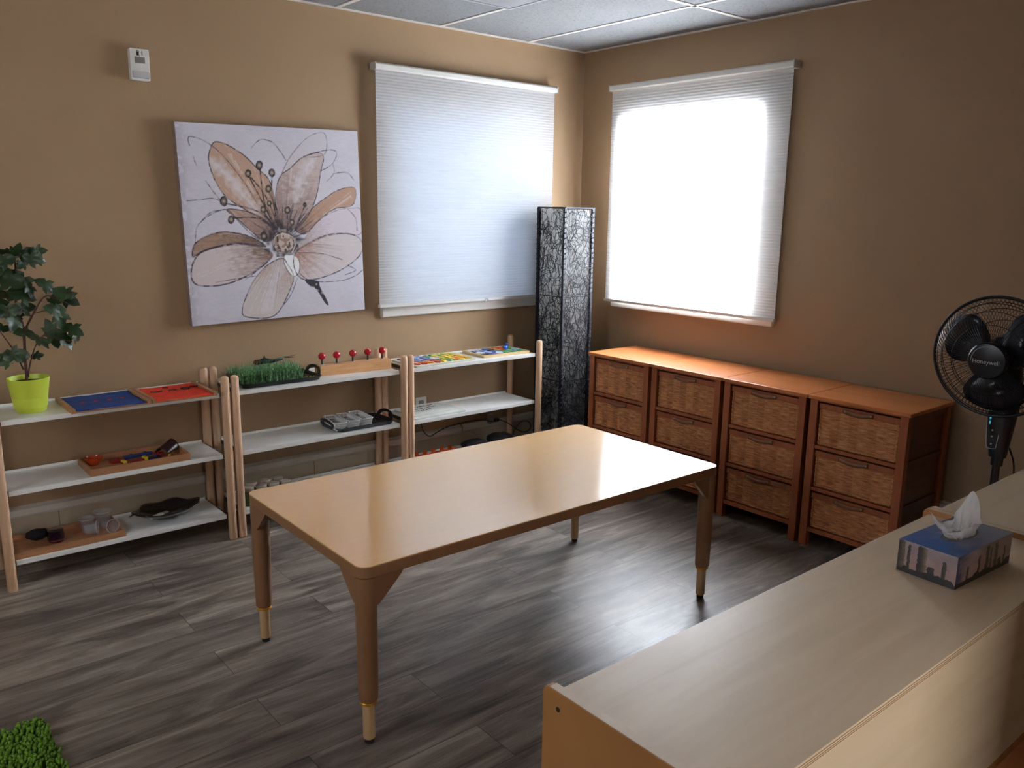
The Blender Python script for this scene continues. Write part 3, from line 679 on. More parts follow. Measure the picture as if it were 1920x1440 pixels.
labs = ['wicker drawer cabinet next to the woven lamp, first in the row along the right wall', 'wicker drawer cabinet second from the woven lamp, under the middle of the bright blind',
        'wicker drawer cabinet second from the fan, its three drawers in full view', 'wicker drawer cabinet at the fan end of the row, its dark side exposed']
for k in range(4): cabinet(labs[k], -0.5407 - CWD * k)

# ================================================================ WOVEN TOWER LAMP
LS, LH = 0.232, 1.513
def lamp():
    t = thing('tower_lamp', 'tall square floor lamp of tangled black rattan over a white liner, standing in the corner', 'lamp', (-0.470 + LS / 2, -0.360 + LS / 2, 0))
    h = LS / 2; rg = random.Random(11)
    BW = plain('black_rattan', C(22, 22, 32), rough=0.6, var=0.3)
    liner = newmat('white_paper_liner'); m, nt, bs = liner; L = nt.links
    no = N(nt, 'ShaderNodeTexNoise', i_Scale=25.0); rp = ramp(nt, [(0.3, C(196, 196, 196)), (0.7, C(212, 212, 210))]); L.new(no.outputs['Fac'], rp.inputs[0]); L.new(rp.outputs[0], bs.inputs['Base Color']); bs.inputs['Roughness'].default_value = 0.8
    tl = N(nt, 'ShaderNodeBsdfTranslucent'); L.new(rp.outputs[0], tl.inputs[0]); mx = N(nt, 'ShaderNodeMixShader'); mx.inputs[0].default_value = 0.68; L.new(bs.outputs[0], mx.inputs[1]); L.new(tl.outputs[0], mx.inputs[2]); L.new(mx.outputs[0], nt.nodes['Material Output'].inputs[0])
    ln = MB(); q = h - 0.012
    ln.prism([(-q, -q), (q, -q), (q, q), (-q, q)], 0.02, LH - 0.012, lambda u, v, s_: (u, v, s_)); ln.build('paper_liner', m, t)
    for sx in (-1, 1):
        for sy in (-1, 1):
            c = MB(); n = 260
            c.box((sx * (h - 0.013), sy * (h - 0.013), 0), (sx * (h + 0.003), sy * (h + 0.003), LH))
            # wrapped cord: spiral that makes the bumpy edge
            c.tube([(sx * (h - 0.004) + 0.0105 * math.cos(i * 1.25), sy * (h - 0.004) + 0.0105 * math.sin(i * 1.25), LH * i / n / 1.0) for i in range(n + 1)], 0.0032, 4)
            c.build('corner_post', BW, t)
    for z in (LH - 0.004, 1.02 - 0.02, 0.5, 0.008):
        r_ = 0.003 if z in (1.0, 0.5) else 0.005
        MB().tube([(-h, -h, z), (h, -h, z), (h, h, z), (-h, h, z)], r_, 5, closed=True).build('frame_ring', BW, t)
    for f_ in range(4):
        mb = MB(); ca, sa = math.cos(f_ * PI / 2), math.sin(f_ * PI / 2)
        for k in range(560):
            # long loopy strands
            u = rg.uniform(-h + 0.01, h - 0.01); z = rg.uniform(0.01, LH - 0.01)
            if k > 470: z = 0.01 + (z ** 1.0) * 0.66      # denser tangle low down
            a = rg.uniform(0, 2 * PI); da = rg.uniform(-0.5, 0.5); pts = []; off = h + rg.uniform(-0.005, 0.0035)
            for s_ in range(rg.randint(9, 16)):
                pts.append((u * ca + off * sa, u * sa - off * ca, z))
                u += 0.010 * math.cos(a); z += 0.013 * math.sin(a); a += da * 0.6 + rg.uniform(-0.25, 0.25)
                if abs(u) > h - 0.006: a = PI - a; u = max(-h + 0.006, min(h - 0.006, u)); da = -da
                z = max(0.006, min(LH - 0.006, z))
            mb.tube(pts, rg.uniform(0.0011, 0.0018), 4, caps=False)
        mb.build('woven_panel', BW, t, smooth=True, ang=0, fix=False)
    return t
lamp()

# ================================================================ FAN
nvec = Vector((0.938, 0.346, 0)); lat = Vector((0.346, -0.938, 0))
a_ = R(20); face = (-nvec * math.cos(a_) - lat * math.sin(a_)).normalized()
fan = thing('pedestal_fan', 'black pedestal fan with round wire cage, behind the birch cabinets on the right', 'fan', (-0.745, -2.842, 0))
FZ = 1.047
tilt = 0.06
fy = Vector((face.x * math.cos(tilt), face.y * math.cos(tilt), -math.sin(tilt))).normalized()   # axis towards the viewer side
fx_ = Vector((0, 0, 1)).cross(fy).normalized(); fz = fy.cross(fx_).normalized()
HC_ = Vector((0, 0, FZ)) + face * 0.125
def FM(u, v, w_): return HC_ + fx_ * u + fz * v + fy * w_       # u right, v up, w towards face
MFAN = Matrix((fx_, fz, fy)).transposed().to_4x4(); MFAN.translation = HC_
RF = 0.196
mb = MB(); mb.lathe([(0.19, 0), (0.19, 0.012), (0.17, 0.022), (0.05, 0.036), (0.028, 0.05)], (0, 0, 0), 40); mb.build('base', FANP, fan, smooth=True)
mb = MB(); mb.lathe([(0.0125, 0.04), (0.0125, 0.69)], (0, 0, 0), 16); mb.build('pole', FANP, fan, smooth=True)
mb = MB(); mb.lathe([(0.019, 0.66), (0.0195, 0.70)], (0, 0, 0), 18); mb.build('collar', FANP, fan, smooth=True)
# control neck: tapering column
nk = MB(); nrows = []
def neck_ring(z, wd, dp, off):
    return [Vector((0, 0, z)) + fx_ * (x * wd) + face * (y * dp + off) for x, y in rrect(1, 1, 0.3, 3)]
rings = [neck_ring(0.69, 0.050, 0.045, 0.0), neck_ring(0.72, 0.058, 0.05, 0.002), neck_ring(0.80, 0.078, 0.06, 0.008), neck_ring(0.87, 0.094, 0.065, 0.008), neck_ring(0.95, 0.086, 0.06, 0.0), neck_ring(1.02, 0.065, 0.05, -0.005)]
vs = [v for r_ in rings for v in r_]; n_ = len(rings[0]); fs = [(i * n_ + k, i * n_ + (k + 1) % n_, (i + 1) * n_ + (k + 1) % n_, (i + 1) * n_ + k) for i in range(len(rings) - 1) for k in range(n_)]
fs += [tuple(reversed(range(n_))), tuple((len(rings) - 1) * n_ + k for k in range(n_))]
neck = nk.add(vs, fs).build('control_neck', FANP, fan, smooth=True, ang=50)
# control panel on the face of the neck
def NP(x, z): 
    f_ = (z - 0.72) / 0.15; off = 0.030 + 0.0095 * f_
    return Vector((0, 0, z)) + fx_ * x + face * off
out = [(-0.011, 0.722), (0.009, 0.722), (0.015, 0.735), (0.024, 0.835), (0.020, 0.850), (-0.014, 0.852), (-0.022, 0.842), (-0.017, 0.735)]
# side of neck facing the camera: shift the panel towards the left of the face
sh = -0.013
mb = MB(); mb.tube([NP(x + sh, z) + face * 0.0004 for x, z in spline(out, 4, True)], 0.0011, 5, closed=True); mb.build('panel_outline', GREYP, neck, smooth=True)
mb = MB(); mb.prism([(x * 0.93 + sh, 0.786 + (z - 0.786) * 0.96) for x, z in out], -0.001, 0.0006, lambda u, v, s_: NP(u, v) + face * s_); mb.build('panel_plate', BLACKP, neck)
m, nt, bs = newmat('lit_blue_display'); bs.inputs['Base Color'].default_value = C(30, 90, 110); bs.inputs['Emission Color'].default_value = C(60, 170, 200)
no = N(nt, 'ShaderNodeTexWave', bands_direction='Z', i_Scale=18.0); tc = N(nt, 'ShaderNodeTexCoord'); nt.links.new(tc.outputs['Object'], no.inputs['Vector'])
mt_ = N(nt, 'ShaderNodeMath', operation='MULTIPLY'); mt_.inputs[1].default_value = 0.45; nt.links.new(no.outputs['Fac'], mt_.inputs[0]); nt.links.new(mt_.outputs[0], bs.inputs['Emission Strength'])
MB().prism([(-0.013 + sh, 0.803), (0.009 + sh, 0.803), (0.012 + sh, 0.831), (-0.014 + sh, 0.831)], 0.0006, 0.0014, lambda u, v, s_: NP(u, v) + face * s_).build('display', m, neck)
for z in (0.786, 0.764, 0.737): MB().sphere(NP(sh - 0.001, z) + face * 0.001, 0.0034, 10, 6, (1, 1, 1)).build('button', GREYP, neck, smooth=True)
# motor housing behind the cage
mb = MB(); mb.lathe([(0.0, -0.16), (0.03, -0.155), (0.055, -0.13), (0.062, -0.09), (0.06, -0.05), (0.05, -0.04)], (0, 0, 0), 28, MFAN); mb.build('motor_housing', FANP, fan, smooth=True)
def cage(sign, depth):
    mb = MB(); nw = 96
    for k in range(nw):
        a = 2 * PI * k / nw; pts = []
        for i in range(9):
            s_ = i / 8; r_ = 0.050 + (RF - 0.052) * s_
            w_ = depth * (1 - s_ ** 3.2)
            aa = a + 0.25 * sign * s_ * (1 - s_) * 1.2
            pts.append(FM(r_ * math.cos(aa), r_ * math.sin(aa), sign * w_ + 0.0))
        mb.tube(pts, 0.00085, 3, caps=False)
    for rr, s_ in ((0.155, (0.155 - 0.05) / (RF - 0.052)), (0.178, (0.178 - 0.05) / (RF - 0.052)), (0.115, (0.115 - 0.05) / (RF - 0.052))):
        w_ = depth * (1 - s_ ** 3.2) - 0.001
        mb.tube([FM(rr * math.cos(a), rr * math.sin(a), sign * w_) for a in np.linspace(0, 2 * PI, 49)[:-1]], 0.0012, 4, closed=True)
    return mb
CAGE = plain('fan_wire', C(34, 32, 36), rough=0.4, metal=0.3)
cage(1, 0.072).build('front_grille', CAGE, fan, fix=False); cage(-1, 0.06).build('rear_grille', CAGE, fan, fix=False)
mb = MB(); mb.tube([FM(RF * math.cos(a), RF * math.sin(a), 0) for a in np.linspace(0, 2 * PI, 73)[:-1]], 0.0052, 8, closed=True); mb.build('cage_ring', FANP, fan, smooth=True)
cap = MB(); cap.lathe([(0.060, 0.058), (0.060, 0.072), (0.055, 0.079), (0.030, 0.083), (0.0, 0.084)], (0, 0, 0), 36, MFAN)
cap = cap.build('hub_badge', FANP, fan, smooth=True)
mb = MB(); mb.tube([FM(0.047 * math.cos(a), 0.047 * math.sin(a), 0.0805) for a in np.linspace(R(60), R(185), 16)], 0.0009, 4); mb.build('chrome_arc', GREYP, cap)
M = MFAN @ Matrix.Translation((0, -0.002, 0.0846)); text_obj('lettering', 'Honeywell', 0.019, GREYP, cap, M)
blade_c = [(0.030, -0.016), (0.068, -0.060), (0.112, -0.084), (0.152, -0.066), (0.176, -0.010), (0.170, 0.046), (0.140, 0.088), (0.100, 0.094), (0.060, 0.064), (0.030, 0.024)]
for k in range(3):
    ang = R(150 + 120 * k); pl = spline(blade_c, 4, True); mb = MB(); ctr = pl.mean(0); n_ = len(pl)
    # radial fans of rings for a curved, pitched blade
    vs = []; 
    for rr in (0.0, 0.35, 0.7, 1.0):
        for p_ in pl:
            q = ctr + (p_ - ctr) * rr; x = q[0] * math.cos(ang) - q[1] * math.sin(ang); y = q[0] * math.sin(ang) + q[1] * math.cos(ang)
            w_ = 0.018 * (-q[1] / 0.07) * min(1, q[0] / 0.1) + 0.006 * (1 - rr ** 2)
            vs.append(FM(x, y, w_))
    fs = [(i * n_ + k2, i * n_ + (k2 + 1) % n_, (i + 1) * n_ + (k2 + 1) % n_, (i + 1) * n_ + k2) for i in range(3) for k2 in range(n_)]
    mb.add(vs, fs); o = mb.build('blade', plain('navy_black_blade', C(14, 20, 34), rough=0.28, var=0.05), fan, smooth=True, fix=False); md = o.modifiers.new('thick', 'SOLIDIFY'); md.thickness = 0.002
MB().lathe([(0.036, -0.03), (0.036, 0.03), (0.02, 0.036)], (0, 0, 0), 24, MFAN).build('blade_hub', FANP, fan, smooth=True)
mb = MB(); mb.tube([tuple(Vector((0, 0, z)) - face * 0.02 + lat * x + nvec * y) for x, y, z in spline([(0.025, 0.0, 0.72), (0.045, 0.02, 0.66), (0.05, 0.03, 0.58), (0.045, 0.03, 0.4), (0.05, 0.04, 0.15), (0.02, 0.20, 0.006)], 6)], 0.003, 6); mb.build('power_cord', BLACKP, fan, smooth=True)

# ================================================================ BIRCH CABINETS (foreground)
BZT = 0.760; BY0, BY1 = -3.372, -3.035
def birch_unit(label, x0, x1):
    t = thing('birch_cabinet', label, 'cabinet', (x0, 0, 0), 0, 'low birch plywood cabinets')
    Lx = x1 - x0; et = 0.016
    def endp(a, b, nm='end_panel'):
        pl = []
        for k in range(7): an = R(90 * k / 6); pl.append((BY1 + 0.014 - 0.014 + 0.014 * math.cos(an) - 0.0, BZT + 0.013 - 0.014 + 0.014 * math.sin(an)))
        for k in range(7): an = R(90 + 90 * k / 6); pl.append((BY0 + 0.010 * math.cos(an), BZT + 0.013 - 0.014 + 0.014 * math.sin(an)))
        pl += [(BY0 - 0.010, 0.0), (BY1 + 0.014, 0.0)]
        o = MB().prism(pl, a, b, lambda u, v, s_: (s_, u, v)).build(nm, BIRCHV, t, bevel=0.0012)
        return o
    def band(a, b, par):
        MB().box((a, BY0 + 0.004, BZT + 0.0131), (b, BY1 - 0.0005, BZT + 0.0136)).build('ply_edge', BIRCH, par)
    e1 = endp(0, et); e2 = endp(Lx - et, Lx)
    band(0.0005, et - 0.0005, e1); band(Lx - et + 0.0005, Lx - 0.0005, e2)
    for (yy, zz) in ((-3.056, BZT - 0.016), (-3.34, BZT - 0.016)):
        MB().lathe([(0.0042, 0), (0.0042, 0.0008), (0.002, 0.0009)], (0, 0, 0), 12, Matrix.Translation((0.0, yy, zz)) @ Matrix.Rotation(-PI / 2, 4, 'Y')).build('screw', plain('dark_screw', C(84, 76, 60), rough=0.4, metal=0.7), e1, smooth=True)
    MB().box((et, BY0, BZT - 0.016), (Lx - et, BY1, BZT)).build('cabinet_top', BIRCH, t, bevel=0.001)
    # plywood edge lines on the near side of the top
    pe = MB()
    for z in (BZT - 0.0045, BZT - 0.009, BZT - 0.0125): pe.box((et, BY0 - 0.0003, z - 0.0006), (Lx - et, BY0 + 0.001, z + 0.0006))
    pe.build('plywood_layers', plain('ply_core_brown', C(150, 112, 78), rough=0.6), t)
    MB().box((et, BY0 + 0.004, 0.412), (Lx - et, BY0 + 0.012, BZT - 0.016)).build('back_panel', BIRCH, t)
    MB().box((et, BY0 + 0.002, 0.396), (Lx - et, BY1 - 0.004, 0.412)).build('shelf', BIRCHV, t, bevel=0.001)
    MB().box((et, BY0 + 0.002, 0.05), (Lx - et, BY1 - 0.004, 0.066)).build('base_board', BIRCHV, t, bevel=0.001)
    return t
birch_unit('low birch plywood cabinet in the right foreground carrying the tissue box', -2.990, -1.690)
birch_unit('low birch plywood cabinet beyond the tissue box, cut by the right edge', -1.688, -0.42)

# ================================================================ TISSUE BOX
def tissue_box():
    ax = Vector((0.2525, -0.0150, 0)).normalized(); ay = Vector((-ax.y, ax.x, 0)); Lb, Wb, Hb = 0.236, 0.122, 0.069
    rz = math.atan2(ax.y, ax.x)
    t = thing('tissue_box', 'flat blue cardboard tissue box printed with standing stones, a white tissue pulled out', 'tissue box', (-2.1075 + ax.x * Lb / 2 + ay.x * Wb / 2, -3.267 + ax.y * Lb / 2 + ay.y * Wb / 2, BZT + 0.0004), rz)
    PM = painted('printed_card', rough=0.35, spec=0.5)
    def sky(U, V, n, s):
        a = vnoise(n, (5, 6), s); b = vnoise(n, (12, 16), s + 1); c = a * 0.65 + b * 0.35
        return c
    # top: deep blue near the left corner, greyish lilac elsewhere
    ny, nx = 60, 110; V, U = np.mgrid[0:1:ny * 1j, 0:1:nx * 1j]; c = sky(U, V, (ny, nx), 21)
    k = np.clip(1.25 - 1.9 * U + (c - 0.5) * 1.3, 0, 1)[..., None]; img = lin(132, 132, 146) * (1 - k) + lin(30, 84, 150) * k
    k2 = np.clip((V - 0.6) * 2 + (c - 0.5), 0, 1)[..., None] * 0.6; img = img * (1 - k2) + lin(70, 88, 132) * k2
    # opening cut through the carton top: printed panel built as a ring round an oval
    ocx, ocy, oa, ob = 0.012, 0.0, 0.062, 0.026
    mb = MB(); cols_ = []; seg = 64; ringsn = 14; vs = []
    for i in range(ringsn + 1):
        s_ = i / ringsn
        for k_ in range(seg):
            an = 2 * PI * k_ / seg; dx, dy = math.cos(an), math.sin(an)
            ex, ey = ocx + oa * dx, ocy + ob * dy
            # matching point on the rectangle outline
            tx = (Lb / 2) / abs(dx) if abs(dx) > 1e-6 else 9; ty = (Wb / 2) / abs(dy) if abs(dy) > 1e-6 else 9; q = min(tx, ty); bx_, by_ = dx * q, dy * q
            x, y = ex + (bx_ - ex) * s_, ey + (by_ - ey) * s_; vs.append((x, y, Hb))
    # snap four nearest outline vertices to the corners
    base = ringsn * seg
    for cx_, cy_ in ((1, 1), (-1, 1), (-1, -1), (1, -1)):
        j = min(range(seg), key=lambda q: (vs[base + q][0] - cx_ * Lb / 2) ** 2 + (vs[base + q][1] - cy_ * Wb / 2) ** 2); vs[base + j] = (cx_ * Lb / 2, cy_ * Wb / 2, Hb)
    fs = [(i * seg + k_, i * seg + (k_ + 1) % seg, (i + 1) * seg + (k_ + 1) % seg, (i + 1) * seg + k_) for i in range(ringsn) for k_ in range(seg)]
    o = MB().add(vs, fs).build('carton_top', PM, t, fix=False)
    ca = o.data.color_attributes.new('paint', 'FLOAT_COLOR', 'POINT'); buf = np.ones((len(vs), 4), np.float32)
    for i, v in enumerate(vs):
        u_ = int(np.clip((v[0] / Lb + 0.5) * (nx - 1), 0, nx - 1)); w_ = int(np.clip((v[1] / Wb + 0.5) * (ny - 1), 0, ny - 1)); buf[i, :3] = img[w_, u_]
    ca.data.foreach_set('color', buf.ravel())
    def side(nx, ny, pillars, seed, blue=0):
        V, U = np.mgrid[0:1:ny * 1j, 0:1:nx * 1j]; c = sky(U, V, (ny, nx), seed); f = vnoise((ny, nx), (20, 40), seed + 5)
        im = (lin(176, 140, 128)[None, None] * (1 - V[..., None]) + lin(150, 138, 146)[None, None] * V[..., None]) * (0.8 + 0.4 * c[..., None])
        if blue: k = np.clip(1.1 - U / 0.22 + (c - 0.5), 0, 1)[..., None]; im = im * (1 - k) + lin(52, 56, 92) * k
        for (u0, u1, h, light) in pillars:
            edge = (vnoise((ny, nx), (16, 2), seed + int(u0 * 100)) - 0.5) * 0.02
            top_ = h + 0.04 * np.cos((U - (u0 + u1) / 2) / max(1e-3, (u1 - u0)) * PI) - 0.02
            mk = ((U > u0 + edge) & (U < u1 + edge) & (V < top_))[..., None]; sh_ = np.clip((U - u0) / (u1 - u0), 0, 1)[..., None]
            col = lin(40, 34, 34) * (1 - sh_ * light) + lin(132, 116, 96) * sh_ * light; im = np.where(mk, col * (0.7 + 0.6 * f[..., None]), im)
        gr = ((V < 0.10 + 0.16 * vnoise((ny, nx), (1, 14), seed + 9)))[..., None]; im = np.where(gr, lin(34, 30, 30) * (0.6 + 0.8 * f[..., None]), im)
        return im
    # near end (faces the camera's left): three big stones
    im = side(120, 60, [(0.0, 0.12, 0.97, 0.6), (0.17, 0.22, 0.9, 0.3), (0.34, 0.42, 0.96, 0.1), (0.40, 0.50, 0.95, 1.0), (0.52, 0.64, 0.42, 0.1), (0.76, 0.83, 0.72, 0.2)], 31)
    paint_grid('carton_end', im, lambda u, v: (-Lb / 2, Wb / 2 - u * Wb, v * Hb), PM, t)
    im = side(150, 60, [(0.18, 0.22, 0.55, 0.4), (0.38, 0.42, 0.72, 0.5), (0.52, 0.58, 0.92, 0.6), (0.60, 0.63, 0.8, 0.6), (0.68, 0.74, 0.9, 0.8), (0.86, 0.89, 0.66, 0.3), (0.76, 0.82, 0.35, 0.1)], 41, 1)
    paint_grid('carton_side', im, lambda u, v: (-Lb / 2 + u * Lb, -Wb / 2, v * Hb), PM, t)
    paint_grid('carton_end', side(60, 30, [(0.3, 0.4, 0.8, 0.6)], 51), lambda u, v: (Lb / 2, -Wb / 2 + u * Wb, v * Hb), PM, t)
    paint_grid('carton_side', side(60, 30, [(0.3, 0.4, 0.8, 0.6), (0.6, 0.7, 0.7, 0.6)], 61), lambda u, v: (Lb / 2 - u * Lb, Wb / 2, v * Hb), PM, t)
    MB().box((-Lb / 2 + 0.001, -Wb / 2 + 0.001, 0), (Lb / 2 - 0.001, Wb / 2 - 0.001, 0.0015)).build('carton_bottom', plain('grey_card', C(150, 140, 130), rough=0.8), t)
    # clear film with a slit
    fm = MB(); fm.lathe([(0.25, -0.001), (1.0, 0.0)], (ocx, ocy, Hb - 0.0008), 40, sx=oa + 0.002, sy=ob + 0.002, caps=False); fm.build('film', clear('film_clear', alpha=0.3, rough=0.12), t, fix=False)
    # tissue: a crumpled sheet rising out of the slot in two wings
    ts = MB(); nu, nv = 60, 18
    def f(u, v):
        an = 2 * PI * u
        # peaks: local +x (to the right in the photo) tall, local -x/+y lower
        def pk(c_, w__): d = (an - c_ + PI) % (2 * PI) - PI; return math.exp(-(d / w__) ** 2)
        hh = 0.024 + 0.062 * pk(0.35, 0.60) + 0.042 * pk(PI - 0.55, 0.42) + 0.014 * pk(4.6, 0.7)
        r_ = 0.017 + v ** 0.8 * (0.022 + 0.026 * pk(PI - 0.55, 0.55) + 0.006 * pk(0.25, 0.6))
        x = ocx + r_ * 1.55 * math.cos(an); y = ocy + r_ * 0.75 * math.sin(an)
        w_ = noise.noise(Vector((math.cos(an) * 3, math.sin(an) * 3, v * 3))) * 0.006 + 0.0022 * math.sin(an * 11 + v * 3)
        return (x + w_ * math.cos(an), y + w_ * math.sin(an) + noise.noise(Vector((an * 2, v * 4, 7))) * 0.003, Hb - 0.006 + hh * v)
    ts.grid(nu, nv, f)
    m, nt, bs = newmat('tissue_paper'); bs.inputs['Base Color'].default_value = C(232, 228, 226); bs.inputs['Roughness'].default_value = 0.9
    tl = N(nt, 'ShaderNodeBsdfTranslucent'); tl.inputs[0].default_value = C(235, 230, 228); mx = N(nt, 'ShaderNodeMixShader'); mx.inputs[0].default_value = 0.35
    no = N(nt, 'ShaderNodeTexNoise', i_Scale=200.0); bp = N(nt, 'ShaderNodeBump', i_Strength=0.4, i_Distance=0.001); nt.links.new(no.outputs['Fac'], bp.inputs['Height']); nt.links.new(bp.outputs[0], bs.inputs['Normal'])
    nt.links.new(bs.outputs[0], mx.inputs[1]); nt.links.new(tl.outputs[0], mx.inputs[2]); nt.links.new(mx.outputs[0], nt.nodes['Material Output'].inputs[0])
    ts.build('tissue', m, t, smooth=True, ang=0, fix=False)
tissue_box()

# ================================================================ SHAG RUG
def rug():
    t = thing('shag_rug', 'bright green shaggy rug corner at the bottom left of the floor', 'rug', (-3.90, -2.15, 0))
    x0, x1, y0, y1 = -0.5, 0.475, -0.75, 0.805
    MB().box((x0, y0, 0), (x1, y1, 0.008)).build('backing', plain('rug_backing', C(60, 84, 30), rough=0.95), t)
    rg = random.Random(3); mb = MB(); y = y0
    g1 = plain('green_shag', C(98, 140, 36), rough=0.85, var=0.5, scale=90)
    while y < y1:
        x = x0
        while x < x1:
            if x > 0.0 and y > -0.10 or rg.random() < 0.35:
                px, py = x + rg.uniform(-.004, .004), y + rg.uniform(-.004, .004); a = rg.uniform(0, 2 * PI); lean = rg.uniform(0.002, 0.014); h = rg.uniform(0.018, 0.032); wd = rg.uniform(0.0034, 0.0048)
                dx, dy = math.cos(a), math.sin(a)
                p = [(px, py, 0.006), (px + dx * lean * .4, py + dy * lean * .4, h * .6), (px + dx * lean, py + dy * lean, h)]
                mb.tube(p, [wd, wd * 1.1, wd * 0.95], 5)
            x += 0.0105
        y += 0.0105
    tag(mb.build('pile', g1, t, smooth=True, ang=0, fix=False), kind='stuff')
rug()

# ================================================================ POTTED PLANT
def plant():
    Z = BZ[0] + 0.0005
    t = thing('potted_plant', 'leafy fig plant in a lime green pot on the left shelf unit', 'plant', (-3.1880, -0.185, Z))
    pot = MB(); pot.lathe([(0.0, 0.0), (0.052, 0.0), (0.055, 0.003), (0.0755, 0.132), (0.0765, 0.136), (0.0725, 0.136), (0.070, 0.120), (0.060, 0.02)], (0, 0, 0), 40, caps=False); pot.build('pot', LIME, t, smooth=True, ang=50)
    MB().lathe([(0.0, 0.118), (0.069, 0.116)], (0, 0, 0), 30, caps=False).build('soil', SOIL, t, fix=True)
    x0 = -3.188; G = lambda x, z, y=0.0: (x - x0, y, z - Z)
    st = MB(); rg = random.Random(4)
    for pts, r0, r1 in (([G(-3.193, .80), G(-3.19, .906), G(-3.185, 1.015, .01), G(-3.202, 1.105, 0), G(-3.195, 1.19, -.01), G(-3.19, 1.285, 0)], .0062, .003), ([G(-3.185, 1.0), G(-3.144, 1.081, -.02), G(-3.108, 1.134, -.03), G(-3.071, 1.133, -.04)], .0045, .0015),
                        ([G(-3.187, .82), G(-3.180, .87, -.02), G(-3.156, .943, -.03), G(-3.131, .981, -.04), G(-3.100, 1.003, -.05)], .0036, .0012), ([G(-3.20, .85), G(-3.225, .93, .02), G(-3.266, 1.012, .03)], .0035, .0015),
                        ([G(-3.150, 1.07, -.02), G(-3.11, 1.08, -.03), G(-3.075, 1.077, -.04)], .002, .001), ([G(-3.13, .985, -.04), G(-3.08, .97, -.05), G(-3.03, .955, -.06)], .002, .001),
                        ([G(-3.19, 1.26), G(-3.15, 1.285, -.02), G(-3.11, 1.305, -.03)], .0022, .001), ([G(-3.145, 1.085, -.02), G(-3.165, 1.10, -.02)], .0018, .001), ([G(-3.09, 1.135, -.03), G(-3.04, 1.11, -.04), G(-3.01, 1.095, -.04)], .0018, .001)):
        sp = spline(pts, 6); n = len(sp); st.tube([tuple(p) for p in sp], [(r0 + (r1 - r0) * i / (n - 1)) * (1 + 0.12 * math.sin(i * 2.1)) for i in range(n)], 7)
    st.build('stem', BARK, t, smooth=True, ang=0)
    lf = MB()
    outline = [(0, 0), (0.10, 0.16), (0.30, 0.30), (0.42, 0.20), (0.48, 0.34), (0.70, 0.42), (0.66, 0.22), (0.84, 0.16), (1.0, 0.0)]
    full = outline + [(a, -b) for a, b in outline[-2:0:-1]]
    def leaf(c, L_, ang, pitch, roll):
        """leaf with three lobes, folded along the midrib; c centre, ang direction in the x-z plane"""
        M = Matrix.Translation(c) @ Matrix.Rotation(-ang, 4, 'Y') @ Matrix.Rotation(pitch, 4, 'Z') @ Matrix.Rotation(roll, 4, 'X')
        vs = []; mid = [M @ Vector(((x - 0.5) * L_, 0, -0.10 * L_ * (2 * x - 1) ** 2)) for x in (0.02, 0.25, 0.5, 0.75, 0.98)]
        n = len(full)
        ring = [M @ Vector(((x - 0.5) * L_, y * L_ * 0.95, -0.10 * L_ * (2 * x - 1) ** 2 + 0.25 * abs(y) * L_ - 0.35 * y * y * L_)) for x, y in full]
        hub = M @ Vector((-0.05 * L_, 0, 0.0)); vs = [hub] + ring
        # quads strip through an inner ring for curvature
        inner = [hub.lerp(p, 0.5) + (M.to_3x3() @ Vector((0, 0, 0.03 * L_))) for p in ring]
        vs = [hub] + inner + ring; fs = []
        for i in range(n):
            j = (i + 1) % n; fs.append((0, 1 + i, 1 + j)); fs.append((1 + i, 1 + n + i, 1 + n + j, 1 + j))
        lf.add(vs, fs)
    D = [(-3.225, 1.312, .075, 170), (-3.19, 1.316, .07, 60), (-3.155, 1.300, .085, -25), (-3.115, 1.312, .065, 5), (-3.235, 1.277, .085, 200), (-3.139, 1.280, .08, -10), (-3.109, 1.275, .06, -15), (-3.17, 1.262, .06, 220),
         (-3.222, 1.205, .12, 165), (-3.180, 1.190, .12, -55), (-3.158, 1.170, .075, -80), (-3.228, 1.150, .12, 190), (-3.182, 1.145, .11, -20), (-3.240, 1.085, .09, 200), (-3.180, 1.094, .09, 5), (-3.222, 1.048, .09, 250), (-3.205, 1.06, .08, 230),
         (-3.100, 1.178, .085, -40), (-3.040, 1.145, .10, -25), (-3.012, 1.118, .095, -40), (-3.075, 1.077, .09, -30), (-3.060, 1.055, .10, -85), (-3.068, 1.11, .075, 95), (-3.098, 1.005, .085, 100), (-3.085, .972, .10, -70), (-3.020, .998, .09, -30), (-3.005, .972, .085, -45), (-3.045, .960, .10, -60),
         (-3.180, .995, .09, -12), (-3.142, .965, .09, -40), (-3.232, .920, .09, 10), (-3.151, .903, .05, 10), (-3.262, .90, .085, 200), (-3.20, .905, .06, 190), (-3.26, 1.02, .08, 160), (-3.27, 1.12, .09, 170), (-3.27, 1.24, .09, 175)]
    for i, (x, z, L_, a) in enumerate(D):
        leaf(Vector(G(x, z, rg.uniform(-0.05, 0.03))), L_ * 1.05, R(a), R(rg.uniform(-35, 35)), R(rg.choice((60, 75, 100, 35)) + rg.uniform(-12, 12)))
    lf.build('foliage', LEAF, t, smooth=True, ang=0, fix=False)
plant()

